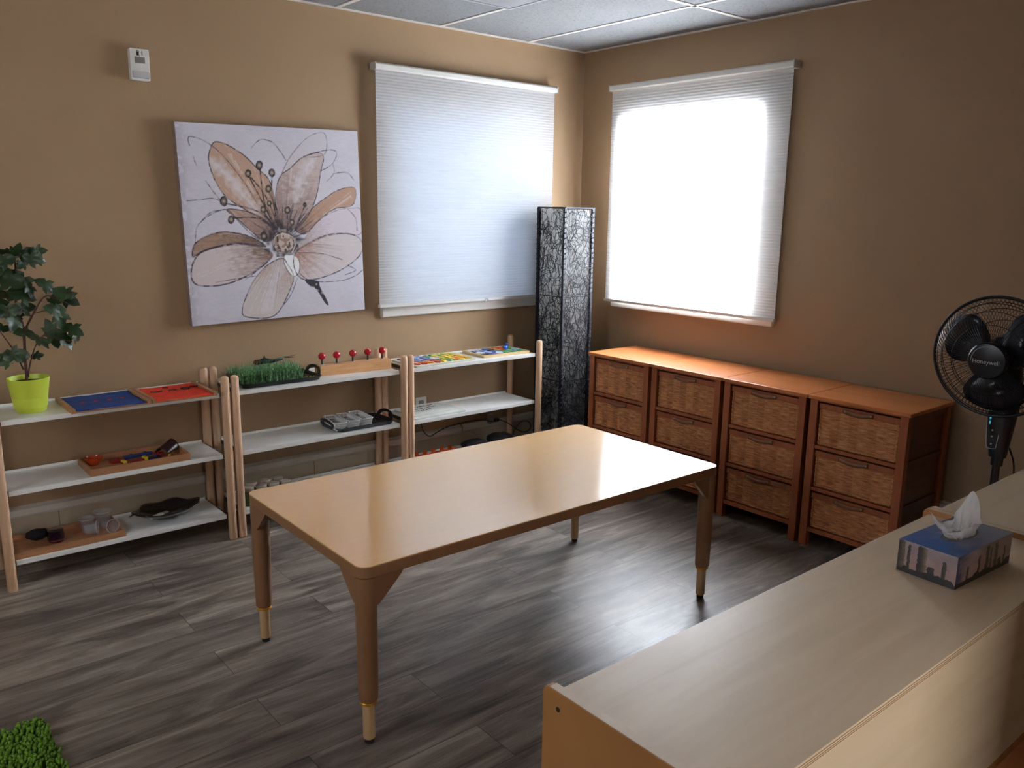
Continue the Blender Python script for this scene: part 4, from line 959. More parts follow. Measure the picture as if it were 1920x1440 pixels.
# ================================================================ DRESSING FRAMES
def cloth_frame(label, x0, x1, y0, y1, z, mt, deco):
    t = thing('fastening_frame', label, 'frame', ((x0 + x1) / 2, (y0 + y1) / 2, z), 0, 'cloth fastening frames on the left shelf unit')
    w_, d_ = (x1 - x0) / 2, (y1 - y0) / 2
    for sx in (-1, 1): MB().box((sx * w_, -d_, 0), (sx * (w_ - 0.016), d_, 0.018)).build('wooden_bar', TRAYW, t, bevel=0.0015)
    for sy in (-1, 1): MB().box((-w_ + 0.0162, sy * d_, 0.001), (w_ - 0.0162, sy * (d_ - 0.012), 0.009)).build('cross_bar', TRAYW, t)
    mb = MB()
    def f(u, v):
        x = (u - 0.5) * 2 * (w_ - 0.0165); y = (v - 0.5) * 2 * (d_ + 0.001); e = abs(2 * v - 1)
        z_ = 0.0135 + 0.0035 * noise.noise(Vector((x * 14 + x0, y * 14, 1))) - 0.004 * (1 - e ** 4) - 0.006 * max(0, e - 0.93) / 0.07 
        return (x, y, z_)
    mb.grid(26, 26, f); o = mb.build('cloth', mt, t, smooth=True, ang=0, fix=False); s_ = o.modifiers.new('thick', 'SOLIDIFY'); s_.thickness = 0.0015
    deco(t, w_, d_)
    return t
def deco_blue(t, w_, d_):
    rm = plain('red_cord', C(176, 32, 40), rough=0.6)
    for i, x in enumerate((-0.085, -0.035, 0.018, 0.068)):
        mb = MB()
        for k in range(5):
            a = k * 2 * PI / 5 + i; mb.tube([(x, -0.03, 0.016), (x + 0.010 * math.cos(a), -0.03 + 0.010 * math.sin(a), 0.0185)], 0.002, 5)
        mb.build('red_bow', rm, t, smooth=True)
def deco_red(t, w_, d_):
    rm = plain('dark_strap', C(60, 16, 24), rough=0.6)
    for x, y, a0, a1, r_ in ((-0.07, 0.03, 200, 350, 0.026), (-0.005, 0.0, 30, 150, 0.018), (0.055, 0.02, 0, 300, 0.022), (0.10, 0.05, 180, 330, 0.016), (-0.02, 0.07, 10, 120, 0.014)):
        mb = MB(); mb.tube([(x + r_ * math.cos(R(a)), y + r_ * 0.8 * math.sin(R(a)), 0.0165) for a in np.linspace(a0, a1, 12)], 0.003, 5); mb.build('strap_loop', rm, t, smooth=True)
cloth_frame('wooden frame with blue cloth and small red bows, beside the potted plant', -3.078, -2.776, -0.345, -0.062, BZ[0] + 0.0005, BLUEFAB, deco_blue)
cloth_frame('wooden frame with orange-red cloth and dark strap loops, right end of the left shelf unit', -2.772, -2.500, -0.345, -0.062, BZ[0] + 0.0005, REDFAB, deco_red)

# ================================================================ WOODEN TRAYS AND WHAT IS ON THEM
def wtray(label, x0, x1, y0, y1, z, h, group=None):
    t = thing('wooden_tray', label, 'tray', ((x0 + x1) / 2, (y0 + y1) / 2, z), 0, 'shallow wooden trays on the left shelf unit')
    w_, d_ = (x1 - x0) / 2, (y1 - y0) / 2
    MB().box((-w_ + 0.008, -d_ + 0.008, 0.002), (w_ - 0.008, d_ - 0.008, 0.006)).build('tray_floor', TRAYW, t)
    rim = MB()
    rim.box((-w_, -d_, 0), (w_, -d_ + 0.008, h)); rim.box((-w_, d_ - 0.008, 0), (w_, d_, h)); rim.box((-w_, -d_ + 0.008, 0), (-w_ + 0.008, d_ - 0.008, h)); rim.box((w_ - 0.008, -d_ + 0.008, 0), (w_, d_ - 0.008, h))
    rim.build('rim', TRAYW, t)
    return t
zm, zb = BZ[1] + 0.0005, BZ[2] + 0.0005
wtray('narrow wooden tray of small coloured toys on the middle board', -3.020, -2.618, -0.300, -0.085, zm, 0.030)
wtray('wooden tray with clear plastic cups on the bottom board', -3.325, -2.905, -0.298, -0.075, zb, 0.026)
tf = zm + 0.0065
# orange bowl
t = thing('small_bowl', 'small glossy orange-red bowl in the left end of the toy tray', 'bowl', (-2.972, -0.150, tf))
MB().lathe([(0.0, 0.0), (0.018, 0.0), (0.020, 0.004), (0.034, 0.022), (0.037, 0.034), (0.035, 0.034), (0.031, 0.022), (0.016, 0.006), (0.0, 0.005)], (0, 0, 0), 30, caps=False).build('bowl_body', plain('orange_glaze', C(176, 62, 24), rough=0.15, coat=0.5), t, smooth=True, ang=60)
YEL = plain('yellow_plastic', C(214, 190, 40), rough=0.35); BLU = plain('blue_plastic', C(34, 56, 120), rough=0.35); GRN = plain('green_plastic', C(40, 92, 60), rough=0.4); DRED = plain('dark_red_plastic', C(140, 24, 26), rough=0.3)
def toy_brick(name, label, loc, rz, size, mt, studs, stud_m, cat='toy', r_=0.0065):
    t = thing(name, label, cat, loc, rz)
    sx, sy, sz = size; MB().box((-sx / 2, -sy / 2, 0), (sx / 2, sy / 2, sz)).build('toy_body', mt, t, bevel=0.002)
    for x, y in studs: MB().lathe([(r_, sz - 0.002 if r_ < 0.007 else 0.004), (r_, sz + 0.004), (r_ * 0.7, sz + 0.006), (0, sz + 0.006)], (x, y, 0), 12).build('knob', stud_m, t, smooth=True)
    return t
toy_brick('toy_vehicle', 'yellow and red plastic toy with four round yellow ends, front of the toy tray', (-2.830, -0.232, tf), R(6), (0.108, 0.030, 0.016), DRED, [(-0.044, -0.009), (-0.044, 0.010), (0.044, -0.009), (0.044, 0.010)], YEL, r_=0.0095)
toy_brick('toy_block', 'flat red plastic toy block left of the yellow toy in the tray', (-2.885, -0.170, tf), R(12), (0.055, 0.035, 0.012), DRED, [(0, 0)], DRED)
toy_brick('toy_block', 'long blue plastic toy strip lying along the back of the toy tray', (-2.790, -0.138, tf), R(4), (0.120, 0.022, 0.012), BLU, [(-0.03, 0), (0.03, 0)], BLU)
toy_brick('toy_block', 'dark navy toy block in the middle of the toy tray', (-2.748, -0.215, tf), R(3), (0.060, 0.030, 0.012), plain('navy_plastic', C(20, 26, 50), rough=0.35), [(0.01, 0)], BLU)
toy_brick('toy_block', 'small dark green toy piece at the front left of the toy tray', (-2.938, -0.262, tf), R(-10), (0.030, 0.020, 0.008), GRN, [(0, 0)], GRN)
toy_brick('toy_block', 'small yellow toy block at the front edge of the toy tray', (-2.852, -0.272, tf), R(20), (0.030, 0.014, 0.010), YEL, [(0, 0)], GRN)
toy_brick('toy_block', 'red toy block against the right end of the toy tray', (-2.690, -0.248, tf), R(14), (0.040, 0.030, 0.014), DRED, [(0, 0)], YEL)
toy_brick('toy_block', 'dark red toy block beside the blue strip in the tray', (-2.715, -0.170, tf), R(-14), (0.045, 0.028, 0.012), DRED, [(0, 0)], DRED)
t = thing('scoop', 'dark curved scoop with red contents, tipped over in the toy tray', 'scoop', (-2.674, -0.170, tf + 0.014), rot=(R(0), R(-8), R(30)))
mb = MB(); mb.grid(14, 10, lambda u, v: ((v - 0.5) * 0.075, 0.034 * math.cos(PI * u), 0.002 + 0.042 * math.sin(PI * u) * (0.55 + 0.45 * v)))
o = mb.build('shell', plain('dark_maroon_shell', C(46, 20, 24), rough=0.3), t, smooth=True, fix=False); o.modifiers.new('thick', 'SOLIDIFY').thickness = 0.002
MB().sphere((0.012, -0.004, 0.014), 0.013, 14, 8, (1.5, 1, 0.8)).build('red_contents', DRED, t, smooth=True)
MB().sphere((0.024, 0.008, 0.018), 0.008, 12, 8, (1.3, 1, 0.7)).build('pale_contents', plain('cream_plastic', C(200, 180, 130), rough=0.4), t, smooth=True)
# clear cups
CUP = clear('cup_clear', alpha=0.11, rough=0.06)
def cup(label, loc, lying=False, rz=0, s=1.0, mt=CUP, grp='clear plastic cups on the bottom tray'):
    t = thing('plastic_cup', label, 'cup', loc, rot=(R(86) if lying else 0, 0, rz), group=grp)
    MB().lathe([(0.0, 0.0), (0.020 * s, 0.0), (0.021 * s, 0.002), (0.028 * s, 0.048 * s), (0.0295 * s, 0.049 * s), (0.0285 * s, 0.0505 * s), (0.027 * s, 0.048 * s), (0.019 * s, 0.004)], (0, 0, 0), 28, caps=False).build('cup_wall', mt, t, smooth=True, ang=60)
    MB().tube([(0.029 * s * math.cos(a), 0.029 * s * math.sin(a), 0.0495 * s) for a in np.linspace(0, 2 * PI, 29)[:-1]], 0.0013, 5, closed=True).build('cup_rim', clear('cup_rim_clear', alpha=0.35), t, smooth=True)
    return t
tb = zb + 0.0065
cup('clear plastic cup at the back right corner of the bottom tray', (-2.950, -0.118, tb), s=1.25)
cup('clear plastic cup standing behind the dark purple bottle cap', (-3.020, -0.150, tb), s=1.1)
cup('clear plastic cup lying on its side at the middle front of the bottom tray', (-3.045, -0.215, tb + 0.0305), True, R(70), 1.0)
cup('clear plastic cup lying near the right end of the bottom tray', (-2.960, -0.205, tb + 0.0305), True, R(20), 1.0)
DK = plain('dark_purple_glass', C(34, 20, 34), rough=0.15, var=0.2, coat=0.4)
t = thing('dark_jar', 'small dark purple jar in front of the clear cups on the bottom tray', 'jar', (-3.150, -0.200, tb))
MB().lathe([(0.0, 0.0), (0.026, 0.0), (0.030, 0.006), (0.032, 0.030), (0.028, 0.046), (0.030, 0.050), (0.0, 0.052)], (0, 0, 0), 28, caps=False).build('jar_body', DK, t, smooth=True, ang=50)
MB().lathe([(0.0305, 0.008), (0.0315, 0.014)], (0, 0, 0), 28, caps=False).build('magenta_band', plain('magenta_band', C(120, 40, 70), rough=0.3), t, smooth=True)
t = thing('dark_cloth_pouch', 'black crumpled cloth pouch behind the dark jar on the bottom tray', 'pouch', (-3.205, -0.150, tb + 0.006))
MB().sphere((0, 0, 0.022), 0.036, 24, 14, (1.25, 0.8, 0.62), fn=lambda d: 1 + 0.22 * noise.noise(d * 2.6)).build('pouch_body', plain('black_cloth', C(22, 16, 20), rough=0.85), t, smooth=True, ang=0)
# glossy leaf-shaped dish
t = thing('leaf_dish', 'large dark glossy oval glass dish on the bottom board', 'dish', (-2.690, -0.170, zb + 0.0045), R(6))
mb = MB(); seg, rn = 48, 10
def dish(u, v):
    a = 2 * PI * u; r_ = v; wob = 1 + 0.05 * math.sin(a * 7) * v; x = 0.148 * r_ * math.cos(a) * wob; y = 0.098 * r_ * math.sin(a) * wob * (1 - 0.35 * max(0, math.cos(a)) ** 2 * v)
    return (x, y, 0.003 + 0.040 * v ** 2.2 + 0.004 * math.sin(a * 7) * v * v)
mb.grid(seg, rn, dish); o = mb.build('dish_body', plain('dark_glossy_glass', C(26, 22, 22), rough=0.1, var=0.3, scale=20, bump=0.002, bscale=40, coat=0.6), t, smooth=True, ang=0, fix=False); s_ = o.modifiers.new('thick', 'SOLIDIFY'); s_.thickness = 0.004; s_.offset = 1
MB().tube([(-0.14, -0.006, 0.045), (-0.160, -0.012, 0.047), (-0.178, -0.02, 0.043)], [0.005, 0.004, 0.002], 7).build('stem_handle', DK, t, smooth=True)
t = thing('white_spreader', 'short white plastic bar lying in the dark glass dish', 'spreader', (-2.742, -0.205, zb + 0.026), rot=(0, R(-6), R(14)))
MB().box((-0.042, -0.012, 0), (0.020, 0.012, 0.006)).build('bar', WHITEP, t, bevel=0.002)
MB().box((0.0205, -0.010, 0), (0.045, 0.010, 0.005)).build('bar_tip', plain('tan_tip', C(150, 138, 110), rough=0.5), t, bevel=0.002)

# ================================================================ BLACK TRAYS WITH ARCHED HANDLES
def black_tray(label, x0, x1, y0, y1, z, ribs=True):
    t = thing('serving_tray', label, 'tray', ((x0 + x1) / 2, (y0 + y1) / 2, z), 0, 'black plastic trays with cut-out handles')
    w_, d_ = (x1 - x0), (y1 - y0); mb = MB()
    o1 = rrect(w_ * 0.97 - 0.02, d_ - 0.03, 0.03, 5); o2 = rrect(w_ * 0.97, d_, 0.04, 5); o3 = rrect(w_ * 0.97 - 0.008, d_ - 0.008, 0.037, 5); o4 = rrect(w_ * 0.97 - 0.028, d_ - 0.038, 0.028, 5)
    n = len(o1); vs = [(x, y, 0) for x, y in o1] + [(x, y, 0.020) for x, y in o2] + [(x, y, 0.021) for x, y in o3] + [(x, y, 0.004) for x, y in o4]
    fs = [tuple(reversed(range(n)))] + [(i * n + k, i * n + (k + 1) % n, (i + 1) * n + (k + 1) % n, (i + 1) * n + k) for i in range(3) for k in range(n)] + [tuple(3 * n + k for k in range(n))]
    mb.add(vs, fs); mb.build('tray_body', BLACKP, t, smooth=True, ang=30)
    for sx in (-1, 1):
        h = MB(); pts = []
        for k in range(17):
            a = PI * k / 16; pts.append((sx * (w_ * 0.97 / 2 - 0.006 + 0.016 * math.sin(a)), 0.078 * math.cos(a), 0.016 + 0.040 * math.sin(a) ** 0.8))
        sec = MB(); vs = []; 
        for (x, y, z_) in pts:
            vs += [(x, y, z_), (x + sx * 0.003, y, z_ + 0.0), (x + sx * 0.003, y * 0.62, 0.018 + (z_ - 0.018) * 0.62), (x, y * 0.62, 0.018 + (z_ - 0.018) * 0.62)]
        m_ = len(pts); fs = [(4 * i + k, 4 * i + (k + 1) % 4, 4 * (i + 1) + (k + 1) % 4, 4 * (i + 1) + k) for i in range(m_ - 1) for k in range(4)]
        sec.add(vs, fs); sec.build('handle', BLACKP, t, smooth=True, ang=30)
    if ribs:
        rb = MB()
        for k in range(5): rb.box((w_ * (-0.36 + 0.0), -d_ * 0.3 + k * d_ * 0.15 - 0.003, 0.0038), (w_ * 0.42, -d_ * 0.3 + k * d_ * 0.15 + 0.003, 0.006))
        rb.build('ribs', BLACKP, t)
    return t
zt = BZ[0] + 0.0005
black_tray('black tray with a handle hole under the artificial grass, on the middle shelf unit', -2.372, -1.958, -0.300, -0.062, zt)
black_tray('black ribbed tray holding the white baskets, on the middle board', -1.905, -1.560, -0.300, -0.075, zm)
# artificial grass
def grass():
    mb = MB(); rg = random.Random(8)
    mb.box((-0.155, -0.088, 0), (0.150, 0.085, 0.006))
    for k in range(2600):
        x, y = rg.uniform(-0.155, 0.150), rg.uniform(-0.088, 0.085); a = rg.uniform(0, 2 * PI); L_ = rg.uniform(0.045, 0.085) + (0.022 if rg.random() < 0.25 else 0); ln = rg.uniform(0.005, 0.04); wd = 0.0016
        if rg.random() < 0.12: ln *= 1.5
        dx, dy = math.cos(a), math.sin(a); px, py = -dy * wd, dx * wd
        vs = []
        for s_ in (0, 0.5, 0.85, 1.0):
            w_ = 1 - s_ ** 2; cx_, cy_, cz_ = x + dx * ln * s_ * s_, y + dy * ln * s_ * s_, 0.005 + L_ * (s_ - 0.15 * s_ * s_)
            vs += [(cx_ - px * w_, cy_ - py * w_, cz_), (cx_ + px * w_, cy_ + py * w_, cz_)]
        mb.add(vs, [(0, 1, 3, 2), (2, 3, 5, 4), (4, 5, 7, 6)])
    m, nt, bs = newmat('artificial_grass_green'); tc = N(nt, 'ShaderNodeTexCoord'); no = N(nt, 'ShaderNodeTexNoise', i_Scale=90.0); nt.links.new(tc.outputs['Object'], no.inputs['Vector'])
    rp = ramp(nt, [(0.3, C(46, 92, 52)), (0.5, C(96, 150, 96)), (0.7, C(160, 200, 150))]); nt.links.new(no.outputs['Fac'], rp.inputs[0]); nt.links.new(rp.outputs[0], bs.inputs['Base Color']); bs.inputs['Roughness'].default_value = 0.5
    o = mb.build('artificial_grass', m, None, fix=False); o.location = (-2.205, -0.178, zt + 0.0065)
    return tag(o, 'block of bright green artificial grass standing on a black tray', 'artificial grass')
grass()
# toy lizard on the grass
t = thing('toy_insect', 'dark brown and green toy creature lying on top of the artificial grass', 'toy', (-2.165, -0.125, zt + 0.080), R(-4))
mb = MB(); mb.sphere((-0.055, 0, 0.004), 0.016, 16, 10, (1.25, 0.8, 0.75), fn=lambda d: 1 + 0.25 * noise.noise(d * 3)); mb.build('head', plain('brown_toy_rubber', C(96, 48, 38), rough=0.5, var=0.4), t, smooth=True, ang=0)
GT = plain('dark_green_toy', C(30, 52, 40), rough=0.4, var=0.3)
MB().tube([(-0.045, 0, 0.004), (-0.022, 0, 0.010), (0.010, 0, 0.004), (0.045, 0, 0.008), (0.075, 0, 0.018)], [0.011, 0.015, 0.010, 0.008, 0.004], 10).build('body', GT, t, smooth=True, ang=0)
mb = MB(); mb.tube([(0.075, 0, 0.018), (0.105, 0.003, 0.018), (0.135, 0.006, 0.023)], [0.0035, 0.002, 0.0008], 6); mb.tube([(0.075, 0, 0.018), (0.10, -0.003, 0.014), (0.128, -0.006, 0.014)], [0.003, 0.002, 0.0008], 6); mb.build('tail', plain('brown_black_toy', C(52, 34, 30), rough=0.5), t, smooth=True)
MB().prism([(-0.036, 0.010), (-0.020, 0.034), (-0.010, 0.012)], -0.003, 0.003, lambda u, v, s_: (u, s_, v)).build('crest', GT, t, bevel=0.001)
for x in (-0.03, 0.02, 0.055):
    for sy in (-1, 1): MB().tube([(x, sy * 0.006, 0.006), (x + 0.006, sy * 0.020, 0.012), (x + 0.010, sy * 0.026, -0.004)], [0.003, 0.002, 0.0012], 5).build('leg', GT, t, smooth=True)
# yellow bits
rg = random.Random(2); spots = [(-2.020 + i * 0.0085 + rg.uniform(-.002, .002), -0.235 + rg.uniform(-0.012, 0.012)) for i in range(7)]
yt = thing('yellow_bead', 'small yellow bead lying on the black tray right of the artificial grass', 'bead', (spots[0][0], spots[0][1], zt + 0.0100), 0, 'yellow beads on the black tray')
MB().sphere((0, 0, 0), 0.0038, 10, 6, (1.3, 1, 0.8)).build('bead_body', plain('yellow_bead', C(214, 196, 80), rough=0.4), yt, smooth=True)
for x, y in spots[1:]: dup(yt, (x, y, zt + 0.0100), rz=rg.uniform(0, 3))
# knobbed block with five red balls
t = thing('cylinder_block', 'long wooden block with five knobbed cylinders, right end of the middle shelf unit', 'wooden block', (-1.748, -0.196, zt), R(-3.4))
MB().box((-0.195, -0.034, 0), (0.195, 0.034, 0.050)).build('block_body', wood('pale_block_wood', C(200, 148, 100), C(216, 166, 116), (2, 14, 14), 4, rough=0.45), t, bevel=0.0015)
PEG = plain('peg_dark', C(48, 34, 32), rough=0.4); PEGW = plain('peg_pale', C(196, 184, 176), rough=0.4)
for k, x in enumerate((-0.170, -0.092, -0.005, 0.078, 0.160)):
    zc = 0.093 
    kb = MB().sphere((x, 0, zc), 0.0180, 24, 14).build('red_knob', RED, t, smooth=True, ang=0)
    MB().lathe([(0.0048, 0.050), (0.0048, zc - 0.015)], (x, 0, 0), 12).build('knob_stem', PEG, kb, smooth=True)
    MB().lathe([(0.0115, 0.0502), (0.0115, 0.0522), (0.010, 0.053)], (x, 0, 0), 20).build('cylinder_top', PEGW, kb, smooth=True)
# baskets
def basket(label, loc, rz):
    t = thing('storage_basket', label, 'basket', loc, rz, 'small white baskets on the black tray')
    W_, L_, H_ = 0.064, 0.180, 0.040; WB = plain('white_basket_plastic', C(226, 224, 224), rough=0.35)
    bot = rrect(W_ * 0.82, L_ * 0.92, 0.010, 3); topp = rrect(W_, L_, 0.014, 3)
    mb = MB(); n = 68
    def per(pl, k):     # point at fraction k of outline
        P = np.array(pl + [pl[0]]); d = np.r_[0, np.cumsum(np.hypot(*np.diff(P, axis=0).T))]; s_ = k * d[-1]; return (np.interp(s_, d, P[:, 0]), np.interp(s_, d, P[:, 1]))
    for k in range(n):
        a, b = per(bot, k / n), per(topp, k / n); mb.tube([(a[0], a[1], 0.001), (b[0], b[1], H_ - 0.002)], 0.0016, 4)
    for f_ in (0.30, 0.62):
        mb.tube([(a[0] * (1 - f_) + b[0] * f_, a[1] * (1 - f_) + b[1] * f_, H_ * f_) for a, b in ((per(bot, k / 40), per(topp, k / 40)) for k in range(40))], 0.0016, 4, closed=True)
    mb.build('mesh_wall', WB, t, fix=False)
    r_ = MB(); n_ = len(topp); r_.tube([(x, y, H_) for x, y in topp], 0.0028, 6, closed=True); r_.build('rim', WB, t, smooth=True)
    fl = MB()
    for k in range(12): y = -L_ * 0.45 + k * L_ * 0.9 / 11; fl.box((-W_ * 0.40, y - 0.002, 0), (W_ * 0.40, y + 0.002, 0.002))
    for k in range(4): x = -W_ * 0.36 + k * W_ * 0.24; fl.box((x - 0.002, -L_ * 0.45, 0.002), (x + 0.002, L_ * 0.45, 0.003))
    fl.build('mesh_floor', WB, t)
    return t
b0 = basket('white mesh basket, left of the three on the black tray', (-1.862, -0.193, zm + 0.0065), R(-7))
dup(b0, (-1.786, -0.190, zm + 0.0065), 'white mesh basket, middle of the three on the black tray', rz=R(-5))
dup(b0, (-1.710, -0.184, zm + 0.0065), 'white mesh basket, right of the three, next to the empty half of the tray', rz=R(-6))
# jars
t = thing('spice_jar', 'small lidded jar with green contents, leftmost in the front row, beside the post', 'jar', (-2.345, -0.245, zb), 0, 'small lidded jars on the bottom board of the middle unit')
MB().lathe([(0.0, 0.0), (0.024, 0.0), (0.0255, 0.003), (0.0255, 0.062), (0.021, 0.070), (0.0, 0.070)], (0, 0, 0), 24, caps=False).build('jar_body', plain('green_jar_glass', C(66, 88, 48), rough=0.15, var=0.35, scale=90, coat=0.5), t, smooth=True, ang=50)
MB().lathe([(0.0, 0.0705), (0.0245, 0.0705), (0.0255, 0.073), (0.0255, 0.086), (0.0235, 0.089), (0.0, 0.0895)], (0, 0, 0), 24, caps=False).build('lid', plain('grey_metal_lid', C(176, 164, 148), rough=0.4, metal=0.2), t, smooth=True, ang=40)
names = ['second jar from the left in the front row', 'third jar from the left in the front row', 'rightmost jar of the front row', 'leftmost jar of the back row', 'middle jar of the back row', 'rightmost jar of the back row']
for (x, y), nm in zip(((-2.283, -0.248), (-2.223, -0.252), (-2.166, -0.256), (-2.306, -0.186), (-2.240, -0.188), (-2.176, -0.190)), names):
    dup(t, (x, y, zb), 'small lidded glass jar, ' + nm)

# ================================================================ PUZZLES AND BOARDS
def blob(rg, r_, n=9):
    return [tuple(p) for p in spline([(r_ * rg.uniform(0.65, 1.1) * math.cos(2 * PI * k / n), r_ * rg.uniform(0.65, 1.1) * math.sin(2 * PI * k / n)) for k in range(n)], 2, True)]
PC = {k: plain('puzzle_' + k, c, rough=0.3) for k, c in dict(red=C(206, 62, 50), orange=C(226, 150, 60), yellow=C(226, 200, 70), lime=C(170, 200, 90), green=C(90, 160, 110), blue=C(90, 120, 190), sky=C(150, 180, 220), violet=C(120, 96, 160), white=C(222, 224, 230), black=C(40, 44, 54)).items()}
def puzzle(label, x0, x1, y0, y1, z, base_m, nx, ny, colf, rz, frame=None, seed=1):
    t = thing('puzzle_board', label, 'puzzle', ((x0 + x1) / 2, (y0 + y1) / 2, z), R(rz))
    w_, d_ = (x1 - x0), (y1 - y0)
    MB().prism(rrect(w_, d_, 0.008, 3), 0, 0.010, lambda u, v, s_: (u, v, s_)).build('board', base_m, t, bevel=0.001)
    rg = random.Random(seed)
    if frame:
        f = MB(); q = 0.012
        f.box((-w_ / 2, -d_ / 2, 0.0102), (w_ / 2, -d_ / 2 + q, 0.014)); f.box((-w_ / 2, d_ / 2 - q, 0.0102), (w_ / 2, d_ / 2, 0.014)); f.box((-w_ / 2, -d_ / 2 + q, 0.0102), (-w_ / 2 + q, d_ / 2 - q, 0.014)); f.box((w_ / 2 - q, -d_ / 2 + q, 0.0102), (w_ / 2, d_ / 2 - q, 0.014)); f.build('frame', frame, t)
    for j in range(ny):
        for i in range(nx):
            cx_, cy_ = (-0.5 + (i + 0.5) / nx) * (w_ - 0.03) + rg.uniform(-.003, .003), (-0.5 + (j + 0.5) / ny) * (d_ - 0.03) + rg.uniform(-.003, .003); r_ = min((w_ - 0.03) / nx, (d_ - 0.03) / ny) * 0.56
            key = colf(i / (nx - 1), j / (ny - 1), rg); pl = blob(rg, r_)
            o = MB().prism([(cx_ + a, cy_ + b) for a, b in pl], 0.0102, 0.0150 + rg.uniform(0, 0.003), lambda u, v, s_: (u, v, s_)).build('puzzle_piece', PC[key], t, bevel=0.0008)
            if rg.random() < 0.35: MB().prism([(cx_ + a * 0.3, cy_ + b * 0.3) for a, b in pl], 0.0183, 0.0188, lambda u, v, s_: (u, v, s_)).build('printed_mark', PC['black'], o)
    return t
def colA(u, v, rg):
    if u < 0.42: return rg.choice(['red', 'red', 'orange']) if v < 0.4 else rg.choice(['blue', 'violet', 'sky', 'blue'])
    if u < 0.68: return rg.choice(['lime', 'yellow', 'green', 'white'])
    return rg.choice(['yellow', 'orange', 'yellow', 'lime'])
def colB(u, v, rg):
    if u < 0.5: return rg.choice(['white', 'white', 'blue', 'black', 'sky'])
    return rg.choice(['red', 'red', 'orange']) if v > 0.45 and u < 0.85 else rg.choice(['white', 'green', 'sky', 'green'])
puzzle('crowded red-to-yellow multicoloured puzzle board on top of the right shelf unit', -1.448, -1.050, -0.300, -0.062, zt, plain('puzzle_pale_base', C(206, 206, 186), rough=0.4), 9, 6, colA, 1.0)
puzzle('wood-framed puzzle board with white, blue and red pieces near the woven lamp', -0.975, -0.645, -0.280, -0.062, zt, plain('puzzle_wood_base', C(206, 178, 130), rough=0.5), 6, 4, colB, -2, plain('puzzle_frame_wood', C(210, 176, 120), rough=0.5), 4)
t = thing('toy_bird', 'small bright blue toy bird standing on the wood-framed puzzle', 'toy', (-0.765, -0.205, zt + 0.0188), R(30))
BB = plain('blue_toy_gloss', C(30, 84, 190), rough=0.25, coat=0.4)
mb = MB(); mb.sphere((0, 0, 0.014), 0.015, 20, 12, (1.3, 0.85, 0.9)); mb.sphere((0.014, 0, 0.029), 0.0095, 16, 10); mb.build('body', BB, t, smooth=True, ang=0)
MB().prism([(-0.012, 0.015), (-0.036, 0.028), (-0.033, 0.018), (-0.014, 0.008)], -0.005, 0.005, lambda u, v, s_: (u, s_, v)).build('tail', BB, t, bevel=0.001)
MB().lathe([(0.003, 0), (0.0, 0.008)], (0, 0, 0), 8, Matrix.Translation((0.022, 0, 0.029)) @ Matrix.Rotation(PI / 2, 4, 'Y')).build('beak', YEL, t, smooth=True)
def marked_board(label, x0, x1, y0, y1, z, h, rz, marks):
    t = thing('white_board', label, 'board', ((x0 + x1) / 2, (y0 + y1) / 2, z), R(rz), 'thin white boards stacked on the right shelf unit')
    w_, d_ = x1 - x0, y1 - y0
    MB().prism(rrect(w_, d_, 0.012, 4), 0, h, lambda u, v, s_: (u, v, s_)).build('board', plain('offwhite_board', C(220, 222, 214), rough=0.45), t, bevel=0.002)
    if marks:
        rg = random.Random(9)
        for r_ in range(3):
            mb = MB()
            for k in range(13 if r_ < 2 else 9):
                x = -w_ * 0.36 + k * w_ * 0.052 + rg.uniform(-0.002, 0.002); y = d_ * (0.28 - 0.20 * r_); mb.tube([(x + rg.uniform(-.006, .006), y + rg.uniform(-.010, .010), h + 0.0004) for _ in range(4)], 0.0013, 4)
            mb.build('printed_row', PC['black'], t)
    return t
marked_board('plain thin white board lying under the one printed with dark marks', -1.452, -1.115, -0.298, -0.110, zm, 0.010, 0, False)
marked_board('thin white board printed with dark marks, topmost of the stack of two', -1.452, -1.160, -0.270, -0.085, zm + 0.0105, 0.010, 3, True)
# orange peg board
t = thing('peg_rack', 'pale board set with rows of upright orange tabs, bottom board of the right shelf unit', 'peg board', (-1.235, -0.180, zb), R(2))
MB().box((-0.175, -0.110, 0), (0.175, 0.105, 0.010)).build('board', plain('grey_peg_base', C(176, 168, 160), rough=0.5), t, bevel=0.002)
OR = plain('orange_plastic', C(228, 92, 24), rough=0.4)
for j in range(4):
    for i in range(6):
        x, y = -0.148 + i * 0.058 + (0.014 if j % 2 else 0), -0.085 + j * 0.056
        mb = MB(); mb.box((x - 0.011, y - 0.004, 0.0102), (x + 0.011, y + 0.004, 0.040)); mb.box((x - 0.024, y - 0.009, 0.0102), (x + 0.020, y + 0.009, 0.018)); mb.build('orange_tab', OR, t, bevel=0.0012)
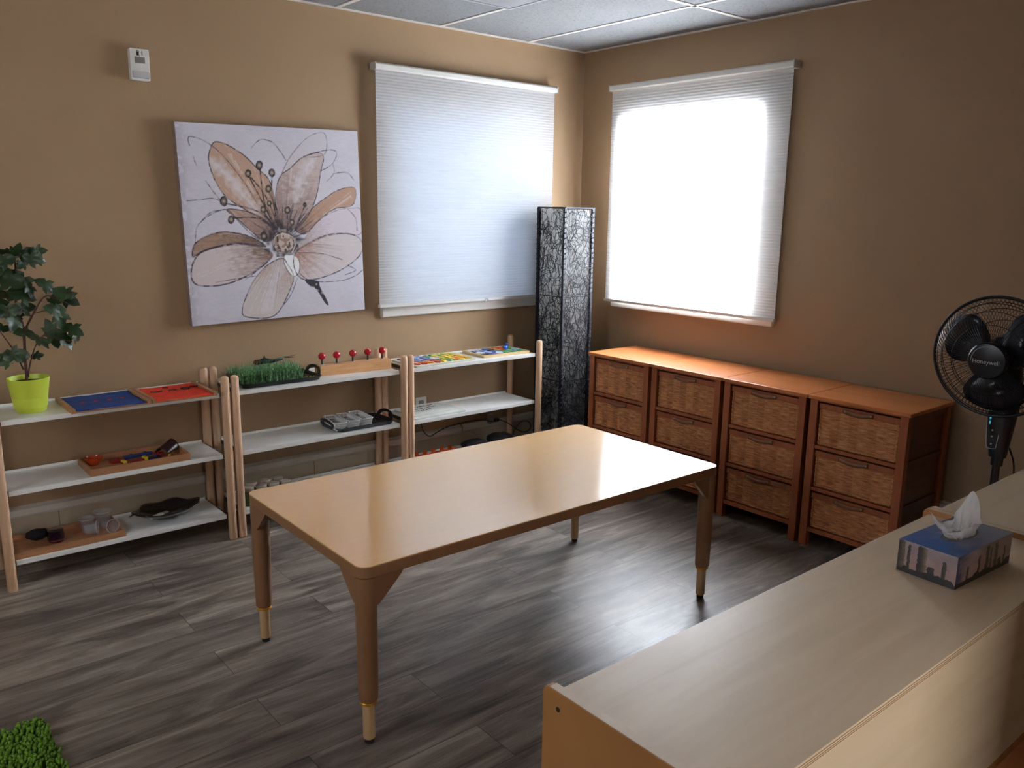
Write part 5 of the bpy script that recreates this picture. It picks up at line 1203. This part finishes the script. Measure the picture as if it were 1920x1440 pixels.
# dark mitts
DM = plain('dark_brown_felt', C(34, 24, 26), rough=0.9, var=0.3, bump=0.002)
def lump(name, label, loc, s3, seed):
    t = thing(name, label, 'cloth', loc)
    o = MB().sphere((0, 0, s3[2]), 1.0, 28, 16, s3, fn=lambda d: 1 + 0.16 * noise.noise(d * 2.2 + Vector((seed, 0, 0)))).build('folded_cloth', DM, t, smooth=True, ang=0)
    return t
lump('cloth_bundle', 'dark folded cloth bundle just right of the orange tabs on the bottom board', (-0.945, -0.165, zb + 0.004), (0.088, 0.085, 0.030), 1)
lump('cloth_bundle', 'larger dark cloth bundle at the lamp end of the bottom board', (-0.760, -0.165, zb + 0.004), (0.088, 0.088, 0.036), 5)

# ================================================================ CORDS AND ADAPTER
t = thing('power_adapter', 'grey plug adapter on the wall behind the right shelf unit with a black cord', 'adapter', (-0.735, -0.0185, 0.215))
MB().prism(rrect(0.036, 0.058, 0.008, 4), 0, 0.022, lambda u, v, s_: (u, -s_ - 0.0005, v + 0.035)).build('adapter_body', plain('grey_adapter', C(150, 148, 150), rough=0.4), t, bevel=0.003)
MB().box((0.022, -0.024, 0.012), (0.060, -0.001, 0.032)).build('plug', BLACKP, t, bevel=0.003)
MB().box((-0.018, -0.014, 0.006), (0.018, -0.0005, 0.006001 + 0.0)).build('plug_lip', BLACKP, t) if False else None
def cord(name, label, pts, r_=0.0028):
    o = MB().tube([tuple(p) for p in spline(pts, 8)], r_, 6).build(name, BLACKP, None, smooth=True); return tag(o, label, 'cord')
cord('hanging_cord', 'black cord sagging below the middle board of the right shelf unit', [(-1.275, -0.075, 0.375), (-1.275, -0.090, 0.31), (-1.262, -0.10, 0.265), (-1.225, -0.10, 0.236), (-1.18, -0.10, 0.250), (-1.10, -0.10, 0.272), (-0.947, -0.085, 0.277), (-0.82, -0.065, 0.262), (-0.74, -0.050, 0.238), (-0.714, -0.030, 0.237)])
cord('looped_cord', 'black cord curling on the wall beside the last post of the right shelf unit', [(-0.671, -0.034, 0.237), (-0.63, -0.070, 0.215), (-0.56, -0.080, 0.165), (-0.50, -0.080, 0.140), (-0.455, -0.08, 0.160), (-0.47, -0.08, 0.200), (-0.53, -0.08, 0.210), (-0.585, -0.08, 0.170), (-0.60, -0.085, 0.120), (-0.58, -0.09, 0.05), (-0.54, -0.10, 0.003)])
